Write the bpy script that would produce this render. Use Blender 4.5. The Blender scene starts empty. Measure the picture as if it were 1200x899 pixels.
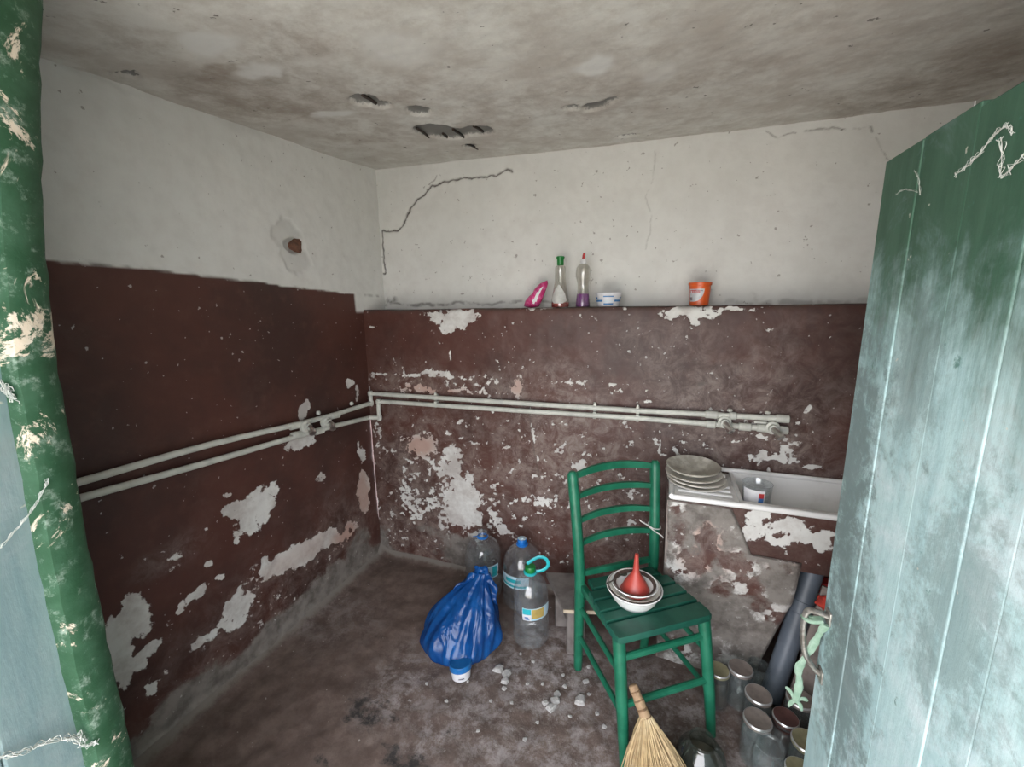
import bpy, math, random
import numpy as np
from mathutils import Vector, Matrix

random.seed(7)
scene = bpy.context.scene
col = scene.collection

# ------------------------------------------------------------------ camera
F_PX, YAW, PITCH, ROLL, EYE = 491.84, 0.3482, 0.1854, -0.0153, 1.55
_fw = np.array([-math.sin(YAW)*math.cos(PITCH), math.cos(YAW)*math.cos(PITCH), -math.sin(PITCH)])
_r0 = np.array([math.cos(YAW), math.sin(YAW), 0.0]); _u0 = np.cross(_r0, _fw)
_rt = _r0*math.cos(ROLL) + _u0*math.sin(ROLL); _up = -_r0*math.sin(ROLL) + _u0*math.cos(ROLL)
CAM = np.array([0.0, 0.0, EYE])
cd = bpy.data.cameras.new('camera'); cd.sensor_width = 36.0; cd.lens = F_PX/1200*36.0
cd.clip_start = 0.02; cd.clip_end = 200
co = bpy.data.objects.new('camera', cd); col.objects.link(co)
m = Matrix.Identity(4)
for i in range(3):
    m[i][0] = _rt[i]; m[i][1] = _up[i]; m[i][2] = -_fw[i]; m[i][3] = CAM[i]
co.matrix_world = m
scene.camera = co

# ------------------------------------------------------------------ daylight
world = bpy.data.worlds.new('overcast_sky'); scene.world = world
world.use_nodes = True
wn = world.node_tree.nodes; wn.clear()
wo = wn.new('ShaderNodeOutputWorld'); wb = wn.new('ShaderNodeBackground')
wb.inputs['Color'].default_value = (0.95, 0.955, 1.0, 1); wb.inputs['Strength'].default_value = 1.0
world.node_tree.links.new(wb.outputs[0], wo.inputs[0])
# hazy sun: comes over the side of the house, lights the yard in front of the door and never reaches in
sl = bpy.data.lights.new('sun', 'SUN'); sl.energy = 4.4; sl.angle = math.radians(3); sl.color = (1.0, 0.95, 0.88)
so_ = bpy.data.objects.new('sun', sl); col.objects.link(so_)
so_.rotation_euler = Vector((-.80, -.06, -.62)).to_track_quat('-Z', 'Y').to_euler()
# light portal in the doorway (guides the sky sampling, gives no light itself)
pl = bpy.data.lights.new('doorway_portal', 'AREA'); pl.shape = 'RECTANGLE'; pl.size = 1.36; pl.size_y = 2.0
pl.cycles.is_portal = True
po = bpy.data.objects.new('doorway_portal', pl); col.objects.link(po)
po.location = (-0.2, -0.28, 0.98); po.rotation_euler = (math.radians(90), 0, 0)

vs = scene.view_settings
vs.view_transform = 'Standard'; vs.look = 'None'; vs.gamma = 1.0; vs.use_curve_mapping = False
vs.exposure = 3.05
scene.display_settings.display_device = 'sRGB'
scene.cycles.max_bounces = 10; scene.cycles.diffuse_bounces = 6
scene.cycles.transparent_max_bounces = 24
scene.cycles.caustics_reflective = False; scene.cycles.caustics_refractive = False

# ------------------------------------------------------------------ measuring helpers (photo point -> point on a real plane)
def _ray(x, y): return _fw + _rt*(x-600)/F_PX - _up*(y-449.5)/F_PX
def on_z(x, y, z): d = _ray(x, y); return CAM + d*((z-EYE)/d[2])
def on_y(x, y, Y): d = _ray(x, y); return CAM + d*(Y/d[1])
def on_x(x, y, X): d = _ray(x, y); return CAM + d*(X/d[0])

# ------------------------------------------------------------------ noise for wear masks
def _h(ix, iy, s):
    n = (ix.astype(np.int64)*374761393 + iy.astype(np.int64)*668265263 + s*2147483647) & 0xffffffff
    n = ((n ^ (n >> 13))*1274126177) & 0xffffffff
    return ((n ^ (n >> 16)) & 0xffffff)/float(0xffffff)
def vnoise(x, y, s=0):
    ix = np.floor(x); iy = np.floor(y); fx = x-ix; fy = y-iy
    fx = fx*fx*(3-2*fx); fy = fy*fy*(3-2*fy)
    a = _h(ix, iy, s); b = _h(ix+1, iy, s); c = _h(ix, iy+1, s); d = _h(ix+1, iy+1, s)
    return (a*(1-fx)+b*fx)*(1-fy) + (c*(1-fx)+d*fx)*fy
def fbm(x, y, f=4.0, o=5, s=0, g=0.55):
    t = np.zeros_like(x); a = 1.0; n = 0
    for k in range(o):
        t += a*vnoise(x*f+17.3*k, y*f-9.1*k, s+k); n += a; a *= g; f *= 2.03
    return t/n
def sstep(v, a, b):
    t = np.clip((v-a)/(b-a), 0, 1); return t*t*(3-2*t)

# ------------------------------------------------------------------ materials
MATS = {}
def _nt(name):
    ma = bpy.data.materials.new(name); ma.use_nodes = True
    nt = ma.node_tree; nt.nodes.clear()
    out = nt.nodes.new('ShaderNodeOutputMaterial')
    return ma, nt, out
def rgba(c): return (c[0], c[1], c[2], 1.0)
def node(nt, t, **kw):
    n = nt.nodes.new(t)
    for k, v in kw.items(): setattr(n, k, v)
    return n
def noise(nt, scale, detail=4, rough=0.6, dist=0.0):
    tc = nt.nodes.get('TC') or nt.nodes.new('ShaderNodeTexCoord'); tc.name = 'TC'
    n = nt.nodes.new('ShaderNodeTexNoise'); n.inputs['Scale'].default_value = scale
    n.inputs['Detail'].default_value = detail; n.inputs['Roughness'].default_value = rough
    n.inputs['Distortion'].default_value = dist
    nt.links.new(tc.outputs['Object'], n.inputs['Vector'])
    return n.outputs['Fac']
def mapr(nt, v, a, b, c=0.0, d=1.0):
    n = nt.nodes.new('ShaderNodeMapRange'); n.interpolation_type = 'SMOOTHSTEP'
    for i, x in enumerate((a, b, c, d)): n.inputs[i+1].default_value = x
    nt.links.new(v, n.inputs[0]); return n.outputs[0]
def mixc(nt, f, a, b):
    n = nt.nodes.new('ShaderNodeMix'); n.data_type = 'RGBA'
    for sock, v in ((n.inputs[0], f), (n.inputs[6], a), (n.inputs[7], b)):
        if isinstance(v, bpy.types.NodeSocket): nt.links.new(v, sock)
        elif isinstance(v, (int, float)): sock.default_value = v
        else: sock.default_value = rgba(v)
    return n.outputs[2]
def math2(nt, op, a, b):
    n = nt.nodes.new('ShaderNodeMath'); n.operation = op
    for i, v in enumerate((a, b)):
        if isinstance(v, bpy.types.NodeSocket): nt.links.new(v, n.inputs[i])
        else: n.inputs[i].default_value = v
    return n.outputs[0]
def attr(nt, name):
    n = nt.nodes.new('ShaderNodeAttribute'); n.attribute_name = name; return n.outputs['Fac']
def bsdf(nt, out, color, rough=0.6, metal=0.0, bump=None, bstr=0.2, bdist=0.004, **kw):
    p = nt.nodes.new('ShaderNodeBsdfPrincipled')
    if isinstance(color, bpy.types.NodeSocket): nt.links.new(color, p.inputs['Base Color'])
    else: p.inputs['Base Color'].default_value = rgba(color)
    if isinstance(rough, bpy.types.NodeSocket): nt.links.new(rough, p.inputs['Roughness'])
    else: p.inputs['Roughness'].default_value = rough
    p.inputs['Metallic'].default_value = metal
    for k, v in kw.items(): p.inputs[k.replace('_', ' ')].default_value = v
    if bump is not None:
        b = nt.nodes.new('ShaderNodeBump'); b.inputs['Strength'].default_value = bstr
        b.inputs['Distance'].default_value = bdist
        nt.links.new(bump, b.inputs['Height']); nt.links.new(b.outputs[0], p.inputs['Normal'])
    nt.links.new(p.outputs[0], out.inputs['Surface'])
    return p
def simple(name, c, c2=None, rough=0.5, metal=0.0, scale=25, lo=0.4, hi=0.65, bump=0.1, bdist=0.002, **kw):
    """plain paint / plastic / wood: two tones broken up by noise"""
    if name in MATS: return MATS[name]
    ma, nt, out = _nt(name)
    n1 = noise(nt, scale)
    c2 = c2 or tuple(x*0.8 for x in c)
    bsdf(nt, out, mixc(nt, mapr(nt, n1, lo, hi), c, c2), rough, metal, noise(nt, scale*4, 3), bump, bdist, **kw)
    MATS[name] = ma; return ma
def clear(name, tint, haze=0.06, hazec=(0.6, 0.62, 0.62), rough=0.06, ior=1.45):
    """thin clear plastic or glass wall: see-through, glossy at grazing angles, a little dusty"""
    ma, nt, out = _nt(name)
    tr = node(nt, 'ShaderNodeBsdfTransparent'); tr.inputs[0].default_value = rgba(tint)
    gl = node(nt, 'ShaderNodeBsdfGlossy'); gl.inputs[0].default_value = (1, 1, 1, 1); gl.inputs['Roughness'].default_value = rough
    df = node(nt, 'ShaderNodeBsdfDiffuse'); df.inputs[0].default_value = rgba(hazec)
    lw = node(nt, 'ShaderNodeLayerWeight'); lw.inputs['Blend'].default_value = .5
    fr = math2(nt, 'ADD', math2(nt, 'MULTIPLY', math2(nt, 'POWER', lw.outputs['Facing'], 4.0), .60), .085*ior/1.45)
    m1 = node(nt, 'ShaderNodeMixShader'); m2 = node(nt, 'ShaderNodeMixShader')
    hz = mapr(nt, noise(nt, 30), 0.35, 0.75, haze*0.5, haze*2)
    nt.links.new(hz, m1.inputs[0]); nt.links.new(tr.outputs[0], m1.inputs[1]); nt.links.new(df.outputs[0], m1.inputs[2])
    nt.links.new(fr, m2.inputs[0]); nt.links.new(m1.outputs[0], m2.inputs[1]); nt.links.new(gl.outputs[0], m2.inputs[2])
    nt.links.new(m2.outputs[0], out.inputs['Surface'])
    MATS[name] = ma; return ma

def make_wall_mat():
    ma, nt, out = _nt('painted_plaster_wall')
    paint, peel, haze, pink, dirt, cem = [attr(nt, a) for a in ('paint', 'peel', 'haze', 'pink', 'dirt', 'cement')]
    fine = noise(nt, 85, 5, 0.7, 0.4); mid = noise(nt, 14, 5, 0.65); big = noise(nt, 2.2, 4, 0.6)
    brown = mixc(nt, mapr(nt, big, 0.35, 0.68), BROWN_A, BROWN_B)
    brown = mixc(nt, mapr(nt, mid, 0.5, 0.8, 0, 0.4), brown, BROWN_C)
    hz = math2(nt, 'MULTIPLY', haze, mapr(nt, noise(nt, 13, 9, 0.78, 0.5), 0.38, 0.70))
    brown = mixc(nt, hz, brown, (0.25, 0.20, 0.178))
    white = mixc(nt, mapr(nt, mid, 0.35, 0.75, 0, 0.6), (0.66, 0.66, 0.635), (0.57, 0.56, 0.535))
    white = mixc(nt, mapr(nt, big, 0.42, 0.75, 0, 0.6), white, (0.58, 0.585, 0.56))
    bare = mixc(nt, mapr(nt, noise(nt, 5, 6, 0.7), 0.40, 0.66, 0, 0.75), white, (0.36, 0.32, 0.30))
    bare = mixc(nt, pink, bare, (0.42, 0.27, 0.22))
    mk = math2(nt, 'ADD', peel, math2(nt, 'MULTIPLY', math2(nt, 'SUBTRACT', fine, 0.5), 0.55))
    mk = mapr(nt, mk, 0.44, 0.56)
    low = mixc(nt, mk, brown, bare)
    cemc = mixc(nt, mapr(nt, mid, 0.35, 0.7), (0.225, 0.205, 0.185), (0.105, 0.09, 0.08))
    ck = math2(nt, 'ADD', cem, math2(nt, 'MULTIPLY', math2(nt, 'SUBTRACT', noise(nt, 10, 8, 0.75, 0.3), 0.5), 1.7))
    low = mixc(nt, mapr(nt, ck, 0.4, 0.75), low, cemc)
    spk = mapr(nt, noise(nt, 48, 2, 0.5), 0.715, 0.745, 0, 0.7)
    low = mixc(nt, spk, low, (0.5, 0.49, 0.47))
    spd = mapr(nt, noise(nt, 40, 2, 0.5), 0.71, 0.74, 0, 0.6)
    upw = mixc(nt, spd, white, (0.17, 0.15, 0.13))
    c = mixc(nt, paint, upw, low)
    c = mixc(nt, dirt, c, (0.055, 0.042, 0.034))
    hgt = math2(nt, 'ADD', math2(nt, 'MULTIPLY', mk, -0.8), math2(nt, 'ADD', math2(nt, 'MULTIPLY', mid, 0.8), math2(nt, 'MULTIPLY', fine, 0.35)))
    rg = mixc(nt, paint, (0.85,)*3, (0.55,)*3); rg = mixc(nt, mk, rg, (0.85,)*3)
    bsdf(nt, out, c, rg, 0, hgt, 0.35, 0.004)
    return ma
BROWN_A = (0.080, 0.028, 0.020); BROWN_B = (0.045, 0.019, 0.015); BROWN_C = (0.115, 0.052, 0.040)

def make_ceiling_mat():
    ma, nt, out = _nt('stained_ceiling_plaster')
    stain, pale, spall = attr(nt, 'stain'), attr(nt, 'pale'), attr(nt, 'spall')
    mid = noise(nt, 7, 9, 0.75, 0.1); fine = noise(nt, 70, 4, 0.7); big = noise(nt, 2.4, 5, 0.6)
    c = mixc(nt, mapr(nt, mid, 0.34, 0.66), (0.66, 0.655, 0.62), (0.49, 0.46, 0.42))
    c = mixc(nt, mapr(nt, big, 0.45, 0.7, 0, 0.55), c, (0.44, 0.40, 0.36))
    st = mapr(nt, math2(nt, 'ADD', stain, math2(nt, 'MULTIPLY', math2(nt, 'SUBTRACT', mid, 0.5), 0.8)), 0.2, 0.8)
    c = mixc(nt, st, c, (0.29, 0.24, 0.20))
    pa = mapr(nt, math2(nt, 'ADD', pale, math2(nt, 'MULTIPLY', math2(nt, 'SUBTRACT', mid, 0.5), 0.8)), 0.3, 0.7)
    c = mixc(nt, pa, c, (0.68, 0.68, 0.66))
    sp = mapr(nt, math2(nt, 'ADD', spall, math2(nt, 'MULTIPLY', math2(nt, 'SUBTRACT', fine, 0.5), 0.5)), 0.42, 0.58)
    c = mixc(nt, sp, c, (0.20, 0.195, 0.185))
    spd = mapr(nt, noise(nt, 24, 3, 0.6), 0.695, 0.725, 0, 0.75)
    c = mixc(nt, spd, c, (0.10, 0.09, 0.08))
    hg = math2(nt, 'ADD', mid, math2(nt, 'MULTIPLY', fine, 0.4))
    bsdf(nt, out, c, 0.9, 0, math2(nt, 'ADD', math2(nt, 'MULTIPLY', mid, .5), math2(nt, 'MULTIPLY', fine, .5)), 0.25, 0.004)
    return ma
def make_floor_mat():
    ma, nt, out = _nt('dirty_concrete_floor')
    cem, dark, dust = attr(nt, 'cement'), attr(nt, 'dark'), attr(nt, 'dust')
    mid = noise(nt, 11, 8, 0.75, 0.1); fine = noise(nt, 75, 5, 0.7); big = noise(nt, 2.5, 4)
    c = mixc(nt, mapr(nt, mid, 0.35, 0.68), (0.102, 0.070, 0.058), (0.165, 0.122, 0.104))
    c = mixc(nt, mapr(nt, big, 0.45, 0.7, 0, 0.6), c, (0.072, 0.053, 0.044))
    ds = math2(nt, 'MULTIPLY', dust, mapr(nt, noise(nt, 13, 10, 0.82, 0.15), 0.43, 0.62))
    c = mixc(nt, ds, c, (0.36, 0.325, 0.32))
    ck = mapr(nt, math2(nt, 'ADD', cem, math2(nt, 'MULTIPLY', math2(nt, 'SUBTRACT', mid, 0.5), 0.8)), 0.35, 0.75)
    c = mixc(nt, ck, c, (0.20, 0.18, 0.16))
    dk = mapr(nt, math2(nt, 'ADD', math2(nt, 'MULTIPLY', dark, .75), math2(nt, 'MULTIPLY', math2(nt, 'SUBTRACT', mid, 0.5), 2.6)), 0.42, 0.85)
    c = mixc(nt, dk, c, (0.028, 0.026, 0.025))
    spk = mapr(nt, noise(nt, 55, 2, 0.5), 0.73, 0.77, 0, 0.7)
    c = mixc(nt, spk, c, (0.42, 0.40, 0.38))
    bsdf(nt, out, c, 0.85, 0, math2(nt, 'ADD', mid, math2(nt, 'MULTIPLY', fine, 0.5)), 0.5, 0.008)
    return ma
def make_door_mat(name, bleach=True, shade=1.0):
    """old green paint bleached to chalky pale teal where the weather reaches it"""
    ma, nt, out = _nt(name)
    tc = node(nt, 'ShaderNodeTexCoord'); tc.name = 'TC'
    sp = node(nt, 'ShaderNodeSeparateXYZ'); nt.links.new(tc.outputs['Object'], sp.inputs[0])
    st = node(nt, 'ShaderNodeMapping'); st.inputs['Scale'].default_value = (1.0, 1.0, 0.14)
    nt.links.new(tc.outputs['Object'], st.inputs[0])
    gr = node(nt, 'ShaderNodeTexNoise'); gr.inputs['Scale'].default_value = 26; gr.inputs['Detail'].default_value = 6
    gr.inputs['Roughness'].default_value = 0.7
    nt.links.new(st.outputs[0], gr.inputs['Vector']); gr = gr.outputs['Fac']
    mid = noise(nt, 7, 6, 0.7, 0.4); fine = noise(nt, 90, 4)
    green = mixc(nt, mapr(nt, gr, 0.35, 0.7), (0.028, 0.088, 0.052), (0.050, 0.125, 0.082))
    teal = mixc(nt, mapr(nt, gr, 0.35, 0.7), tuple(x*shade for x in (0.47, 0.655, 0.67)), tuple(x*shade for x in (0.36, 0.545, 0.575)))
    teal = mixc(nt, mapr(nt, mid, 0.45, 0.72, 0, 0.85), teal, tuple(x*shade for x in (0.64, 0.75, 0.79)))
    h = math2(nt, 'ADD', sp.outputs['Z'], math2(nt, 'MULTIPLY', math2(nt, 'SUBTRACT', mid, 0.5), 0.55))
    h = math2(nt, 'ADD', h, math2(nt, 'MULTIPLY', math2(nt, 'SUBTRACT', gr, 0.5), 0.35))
    k = mapr(nt, h, 1.30, 1.66) if bleach else mapr(nt, h, 2.4, 2.9)  # darker green top: sheltered old paint, with lintel shade painted into the colour
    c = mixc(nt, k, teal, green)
    # grubby hand-worn grey and remnants of the older green
    dn = mapr(nt, noise(nt, 4.2, 6, 0.7, 0.8), 0.54, 0.72, 0, 0.8)
    c = mixc(nt, dn, c, (0.17, 0.255, 0.25))
    rough_n = noise(nt, 20, 8, 0.8, 0.2)
    for (yy, zz, ry, rz, kk) in ((1.08, 1.18, .11, .34, .85), (.98, .72, .13, .22, .8), (1.03, .95, .12, .22, .6), (.70, 1.12, .12, .20, .55), (.90, 1.42, .08, .16, .5)):
        vm = node(nt, 'ShaderNodeVectorMath', operation='SUBTRACT'); nt.links.new(tc.outputs['Object'], vm.inputs[0]); vm.inputs[1].default_value = (XD_FACE, yy, zz)
        vd = node(nt, 'ShaderNodeVectorMath', operation='MULTIPLY'); nt.links.new(vm.outputs[0], vd.inputs[0]); vd.inputs[1].default_value = (1, 1/ry, 1/rz)
        vl = node(nt, 'ShaderNodeVectorMath', operation='LENGTH'); nt.links.new(vd.outputs[0], vl.inputs[0])
        e_ = math2(nt, 'ADD', vl.outputs['Value'], math2(nt, 'MULTIPLY', math2(nt, 'SUBTRACT', rough_n, 0.5), 4.0))
        c = mixc(nt, mapr(nt, e_, .35, 1.25, kk, 0.0), c, (0.155, 0.215, 0.215))
    c = mixc(nt, mapr(nt, noise(nt, 16, 5, 0.7), 0.66, 0.74, 0, 0.8), c, (0.05, 0.16, 0.13))
    c = mixc(nt, mapr(nt, noise(nt, 38, 2), 0.735, 0.77, 0, 0.8), c, (0.62, 0.60, 0.52))
    bsdf(nt, out, c, 0.6, 0, math2(nt, 'ADD', gr, math2(nt, 'MULTIPLY', fine, 0.4)), 0.4, 0.003)
    return ma
def make_chip_green():
    ma, nt, out = _nt('chipped_green_paint')
    n = noise(nt, 9, 6, 0.75, 0.6); f = noise(nt, 60, 4)
    g = mixc(nt, mapr(nt, noise(nt, 20), 0.35, 0.7), (0.015, 0.066, 0.028), (0.034, 0.098, 0.052))
    g = mixc(nt, mapr(nt, noise(nt, 30, 6, 0.75), 0.52, 0.72, 0, 0.75), g, (0.32, 0.40, 0.34))
    k = mapr(nt, n, 0.585, 0.63)
    c = mixc(nt, k, g, mixc(nt, f, (0.60, 0.47, 0.33), (0.70, 0.66, 0.58)))
    bsdf(nt, out, c, 0.6, 0, math2(nt, 'SUBTRACT', f, k), 0.4, 0.003)
    return ma
XD_FACE = 0.405
WALL = make_wall_mat(); CEIL = make_ceiling_mat(); FLOOR = make_floor_mat()
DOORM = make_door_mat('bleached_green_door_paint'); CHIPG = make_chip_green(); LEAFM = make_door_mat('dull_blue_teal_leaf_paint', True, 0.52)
GREEN = simple('glossy_green_chair_paint', (0.007, 0.110, 0.060), (0.015, 0.150, 0.085), 0.40, scale=14, bump=0.12)
SEATG = simple('worn_green_seat_paint', (0.007, 0.064, 0.044), (0.013, 0.092, 0.062), 0.42, scale=12, bump=0.15)
PIPEP = simple('grey_white_pipe_paint', (0.56, 0.57, 0.52), (0.46, 0.47, 0.43), 0.5, scale=18)
CHROME = simple('worn_chrome', (0.9, 0.9, 0.88), (0.7, 0.7, 0.7), 0.3, 1.0, scale=40)
ENAMEL = simple('white_enamel', (0.80, 0.80, 0.79), (0.70, 0.69, 0.67), 0.25, scale=16, lo=0.5, hi=0.8)
DISH = simple('dusty_ceramic', (0.74, 0.72, 0.67), (0.55, 0.52, 0.46), 0.35, scale=14, lo=0.42, hi=0.66)
BLUEBAG = None

# ------------------------------------------------------------------ mesh helpers
class MB:
    def __init__(self): self.v = []; self.f = []; self.mi = []
    def add(self, vs, fs, mi=0):
        o = len(self.v); self.v += [tuple(map(float, p)) for p in vs]
        self.f += [tuple(i+o for i in f) for f in fs]; self.mi += [mi]*len(fs); return self
    def box(self, c, s, rot=None, bev=0.0):
        hx, hy, hz = s[0]/2, s[1]/2, s[2]/2
        b = min(bev, hx*.9, hy*.9, hz*.9)
        R = Matrix.Rotation(0, 3, 'Z') if rot is None else rot
        if b <= 0:
            P = [Vector((x*hx, y*hy, z*hz)) for z in (-1, 1) for y in (-1, 1) for x in (-1, 1)]
            Fc = [(0,2,3,1),(4,5,7,6),(0,1,5,4),(2,6,7,3),(0,4,6,2),(1,3,7,5)]
        else:
            import bmesh
            bm = bmesh.new(); bmesh.ops.create_cube(bm, size=1.0)
            for q in bm.verts: q.co = Vector((q.co.x*s[0], q.co.y*s[1], q.co.z*s[2]))
            bmesh.ops.bevel(bm, geom=list(bm.edges), offset=b, segments=2, affect='EDGES', profile=0.5)
            bm.verts.index_update()
            P = [q.co.copy() for q in bm.verts]; Fc = [tuple(q.index for q in f.verts) for f in bm.faces]; bm.free()
        c = Vector(c)
        return self.add([R @ p + c for p in P], Fc)
    def tube(self, path, r, seg=12, caps=True, squash=None):
        P = [Vector(p) for p in path]; n = len(P)
        rr = r if isinstance(r, (list, tuple)) else [r]*n
        T = [(P[min(i+1, n-1)]-P[max(i-1, 0)]).normalized() for i in range(n)]
        ref = Vector((0, 0, 1)) if abs(T[0].z) < 0.9 else Vector((1, 0, 0))
        u = (ref - T[0]*ref.dot(T[0])).normalized()
        vs, fs = [], []
        for i in range(n):
            u = (u - T[i]*u.dot(T[i])).normalized(); w = T[i].cross(u)
            for k in range(seg):
                a = 2*math.pi*k/seg; ca, sa = math.cos(a), math.sin(a)
                if squash: ca *= squash[0]; sa *= squash[1]
                vs.append(P[i] + (u*ca + w*sa)*rr[i])
        for i in range(n-1):
            for k in range(seg):
                a, b = i*seg+k, i*seg+(k+1) % seg
                fs.append((a, b, b+seg, a+seg))
        if caps:
            fs.append(tuple(range(seg-1, -1, -1))); fs.append(tuple((n-1)*seg+k for k in range(seg)))
        return self.add(vs, fs)
    def lathe(self, prof, seg=32, c=(0, 0, 0), mi=0, R=None, wob=None):
        vs, fs = [], []
        for j, (r, z) in enumerate(prof):
            for k in range(seg):
                a = 2*math.pi*k/seg; rr = max(r, 1e-4)
                if wob: rr *= wob(a, z)
                p = Vector((rr*math.cos(a), rr*math.sin(a), z))
                if R is not None: p = R @ p
                vs.append(p + Vector(c))
        for j in range(len(prof)-1):
            for k in range(seg):
                a, b = j*seg+k, j*seg+(k+1) % seg
                fs.append((a, b, b+seg, a+seg))
        return self.add(vs, fs, mi)
    def prism(self, poly, y0, y1):
        """polygon in XZ, extruded along Y"""
        n = len(poly)
        vs = [(x, y0, z) for x, z in poly] + [(x, y1, z) for x, z in poly]
        fs = [tuple(range(n)), tuple(range(2*n-1, n-1, -1))]
        fs += [(i, n+i, n+(i+1) % n, (i+1) % n) for i in range(n)]
        return self.add(vs, fs)
    def patch(self, rf, th0, th1, z0, z1, c=(0, 0, 0), off=0.0012, nu=12, nv=8, shape=None):
        """label skin that follows a lathe body: rf(z) radius; shape(u, v) -> (u, v) remaps the outline"""
        vs, fs = [], []
        for j in range(nv+1):
            for i in range(nu+1):
                u, w = i/nu, j/nv
                if shape: u, w = shape(u, w)
                z = z0+(z1-z0)*w; a = th0+(th1-th0)*u; r = rf(z)+off
                vs.append((c[0]+r*math.cos(a), c[1]+r*math.sin(a), c[2]+z))
        for j in range(nv):
            for i in range(nu):
                a = j*(nu+1)+i; fs.append((a, a+1, a+nu+2, a+nu+1))
        return self.add(vs, fs)
    def build(self, name, mat, parent=None, smooth=True, loc=None, rotz=0.0, ang=35, recalc=True):
        me = bpy.data.meshes.new(name); me.from_pydata(self.v, [], self.f)
        for mt in (mat if isinstance(mat, (list, tuple)) else [mat]): me.materials.append(mt)
        if any(self.mi): me.polygons.foreach_set('material_index', self.mi)
        if recalc:
            import bmesh
            bm = bmesh.new(); bm.from_mesh(me); bmesh.ops.recalc_face_normals(bm, faces=bm.faces); bm.to_mesh(me); bm.free()
        if smooth:
            me.shade_smooth()
            try: me.set_sharp_from_angle(angle=math.radians(ang))
            except Exception: pass
        o = bpy.data.objects.new(name, me); col.objects.link(o)
        if loc is not None: o.location = loc
        if rotz: o.rotation_euler.z = rotz
        if parent is not None: o.parent = parent
        return o
def thing(name, label, cat, loc=(0, 0, 0), rotz=0.0, group=None, rot=None):
    o = bpy.data.objects.new(name, None); col.objects.link(o); o.empty_display_size = 0.05
    o.location = tuple(loc); o.rotation_euler = rot if rot is not None else (0, 0, rotz)
    return tag(o, label, cat, group)
def tag(o, label=None, cat=None, group=None, kind=None):
    if label: o['label'] = label
    if cat: o['category'] = cat
    if group: o['group'] = group
    if kind: o['kind'] = kind
    return o
def face_cam(p): return math.atan2(-p[1], -p[0])          # heading from a spot towards the doorway
def rad(prof):
    zs = [q[1] for q in prof]; rs = [q[0] for q in prof]
    return lambda z: float(np.interp(z, zs, rs))
def smooth_prof(pts, n=6):
    out = []
    for i in range(len(pts)-1):
        p0 = pts[max(i-1, 0)]; p1 = pts[i]; p2 = pts[i+1]; p3 = pts[min(i+2, len(pts)-1)]
        for k in range(n):
            t = k/n
            out.append(tuple(0.5*((2*p1[d]) + (-p0[d]+p2[d])*t + (2*p0[d]-5*p1[d]+4*p2[d]-p3[d])*t*t + (-p0[d]+3*p1[d]-3*p2[d]+p3[d])*t**3) for d in (0, 1)))
    out.append(pts[-1]); return out
def spline(pts, n=6):
    out = []; P = [Vector(p) for p in pts]
    for i in range(len(P)-1):
        p0 = P[max(i-1, 0)]; p1 = P[i]; p2 = P[i+1]; p3 = P[min(i+2, len(P)-1)]
        for k in range(n):
            t = k/n
            out.append(0.5*((2*p1)+(p2-p0)*t+(2*p0-5*p1+4*p2-p3)*t*t+(3*p1-p0-3*p2+p3)*t**3))
    out.append(P[-1]); return out

def grid(name, pos, mat, attrs, parent=None):
    """dense surface; pos is (nv, nu, 3), attrs maps name -> (nv, nu) wear mask"""
    nv, nu = pos.shape[:2]
    me = bpy.data.meshes.new(name)
    me.vertices.add(nv*nu); me.vertices.foreach_set('co', pos.reshape(-1).astype(np.float32))
    i = np.arange((nv-1)*(nu-1)); r = i//(nu-1); c = i % (nu-1); a = r*nu+c
    q = np.stack([a, a+1, a+nu+1, a+nu], 1).reshape(-1).astype(np.int32)
    me.loops.add(len(q)); me.loops.foreach_set('vertex_index', q)
    me.polygons.add(len(i)); me.polygons.foreach_set('loop_start', (i*4).astype(np.int32))
    me.polygons.foreach_set('loop_total', np.full(len(i), 4, np.int32))
    me.update(calc_edges=True); me.validate()
    me.materials.append(mat); me.shade_smooth()
    for k, v in attrs.items():
        at = me.attributes.new(k, 'FLOAT', 'POINT'); at.data.foreach_set('value', v.reshape(-1).astype(np.float32))
    o = bpy.data.objects.new(name, me); col.objects.link(o)
    if parent is not None: o.parent = parent
    else: o['kind'] = 'structure'
    return o
def bias(U, V, pts, proj, warp=0.03, s=3, f=9):
    """largest of a set of blobs, each (x, y, rx, ry, strength) measured in the photo and carried onto the surface by proj"""
    wu = U + warp*(fbm(U, V, f, 4, s)-.5)*2; wv = V + warp*(fbm(U, V, f, 4, s+50)-.5)*2
    B = np.zeros_like(U)
    for (x, y, rx, ry, k) in pts:
        c = proj(x, y); ru = max(abs(proj(x+rx, y)[0]-proj(x-rx, y)[0])/2, .004); rv = max(abs(proj(x, y+ry)[1]-proj(x, y-ry)[1])/2, .004)
        d = np.sqrt(((wu-c[0])/ru)**2 + ((wv-c[1])/rv)**2)
        B = np.maximum(B, k*np.clip(1.6-d, 0, 1))
    return B
def poly_dist(U, V, pts):
    D = np.full(U.shape, 9.0)
    for (a, b) in zip(pts[:-1], pts[1:]):
        du, dv = b[0]-a[0], b[1]-a[1]; L = du*du+dv*dv+1e-12
        t = np.clip(((U-a[0])*du+(V-a[1])*dv)/L, 0, 1)
        D = np.minimum(D, np.hypot(U-a[0]-t*du, V-a[1]-t*dv))
    return D

# ------------------------------------------------------------------ room
XL, XR, YB, YU, LEDGE = -1.65, 1.06, 2.026, 2.24, 1.533
YF = 0.10                                    # inner face of the entrance wall
def ceil_z(x, y): return 2.30 - 0.016*(x+0.3) + 0.06*(y-2.24) + 0.028*np.clip(-(x+.3), 0, 2)*np.clip(y-.6, 0, 2)/1.6*0.6

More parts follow.
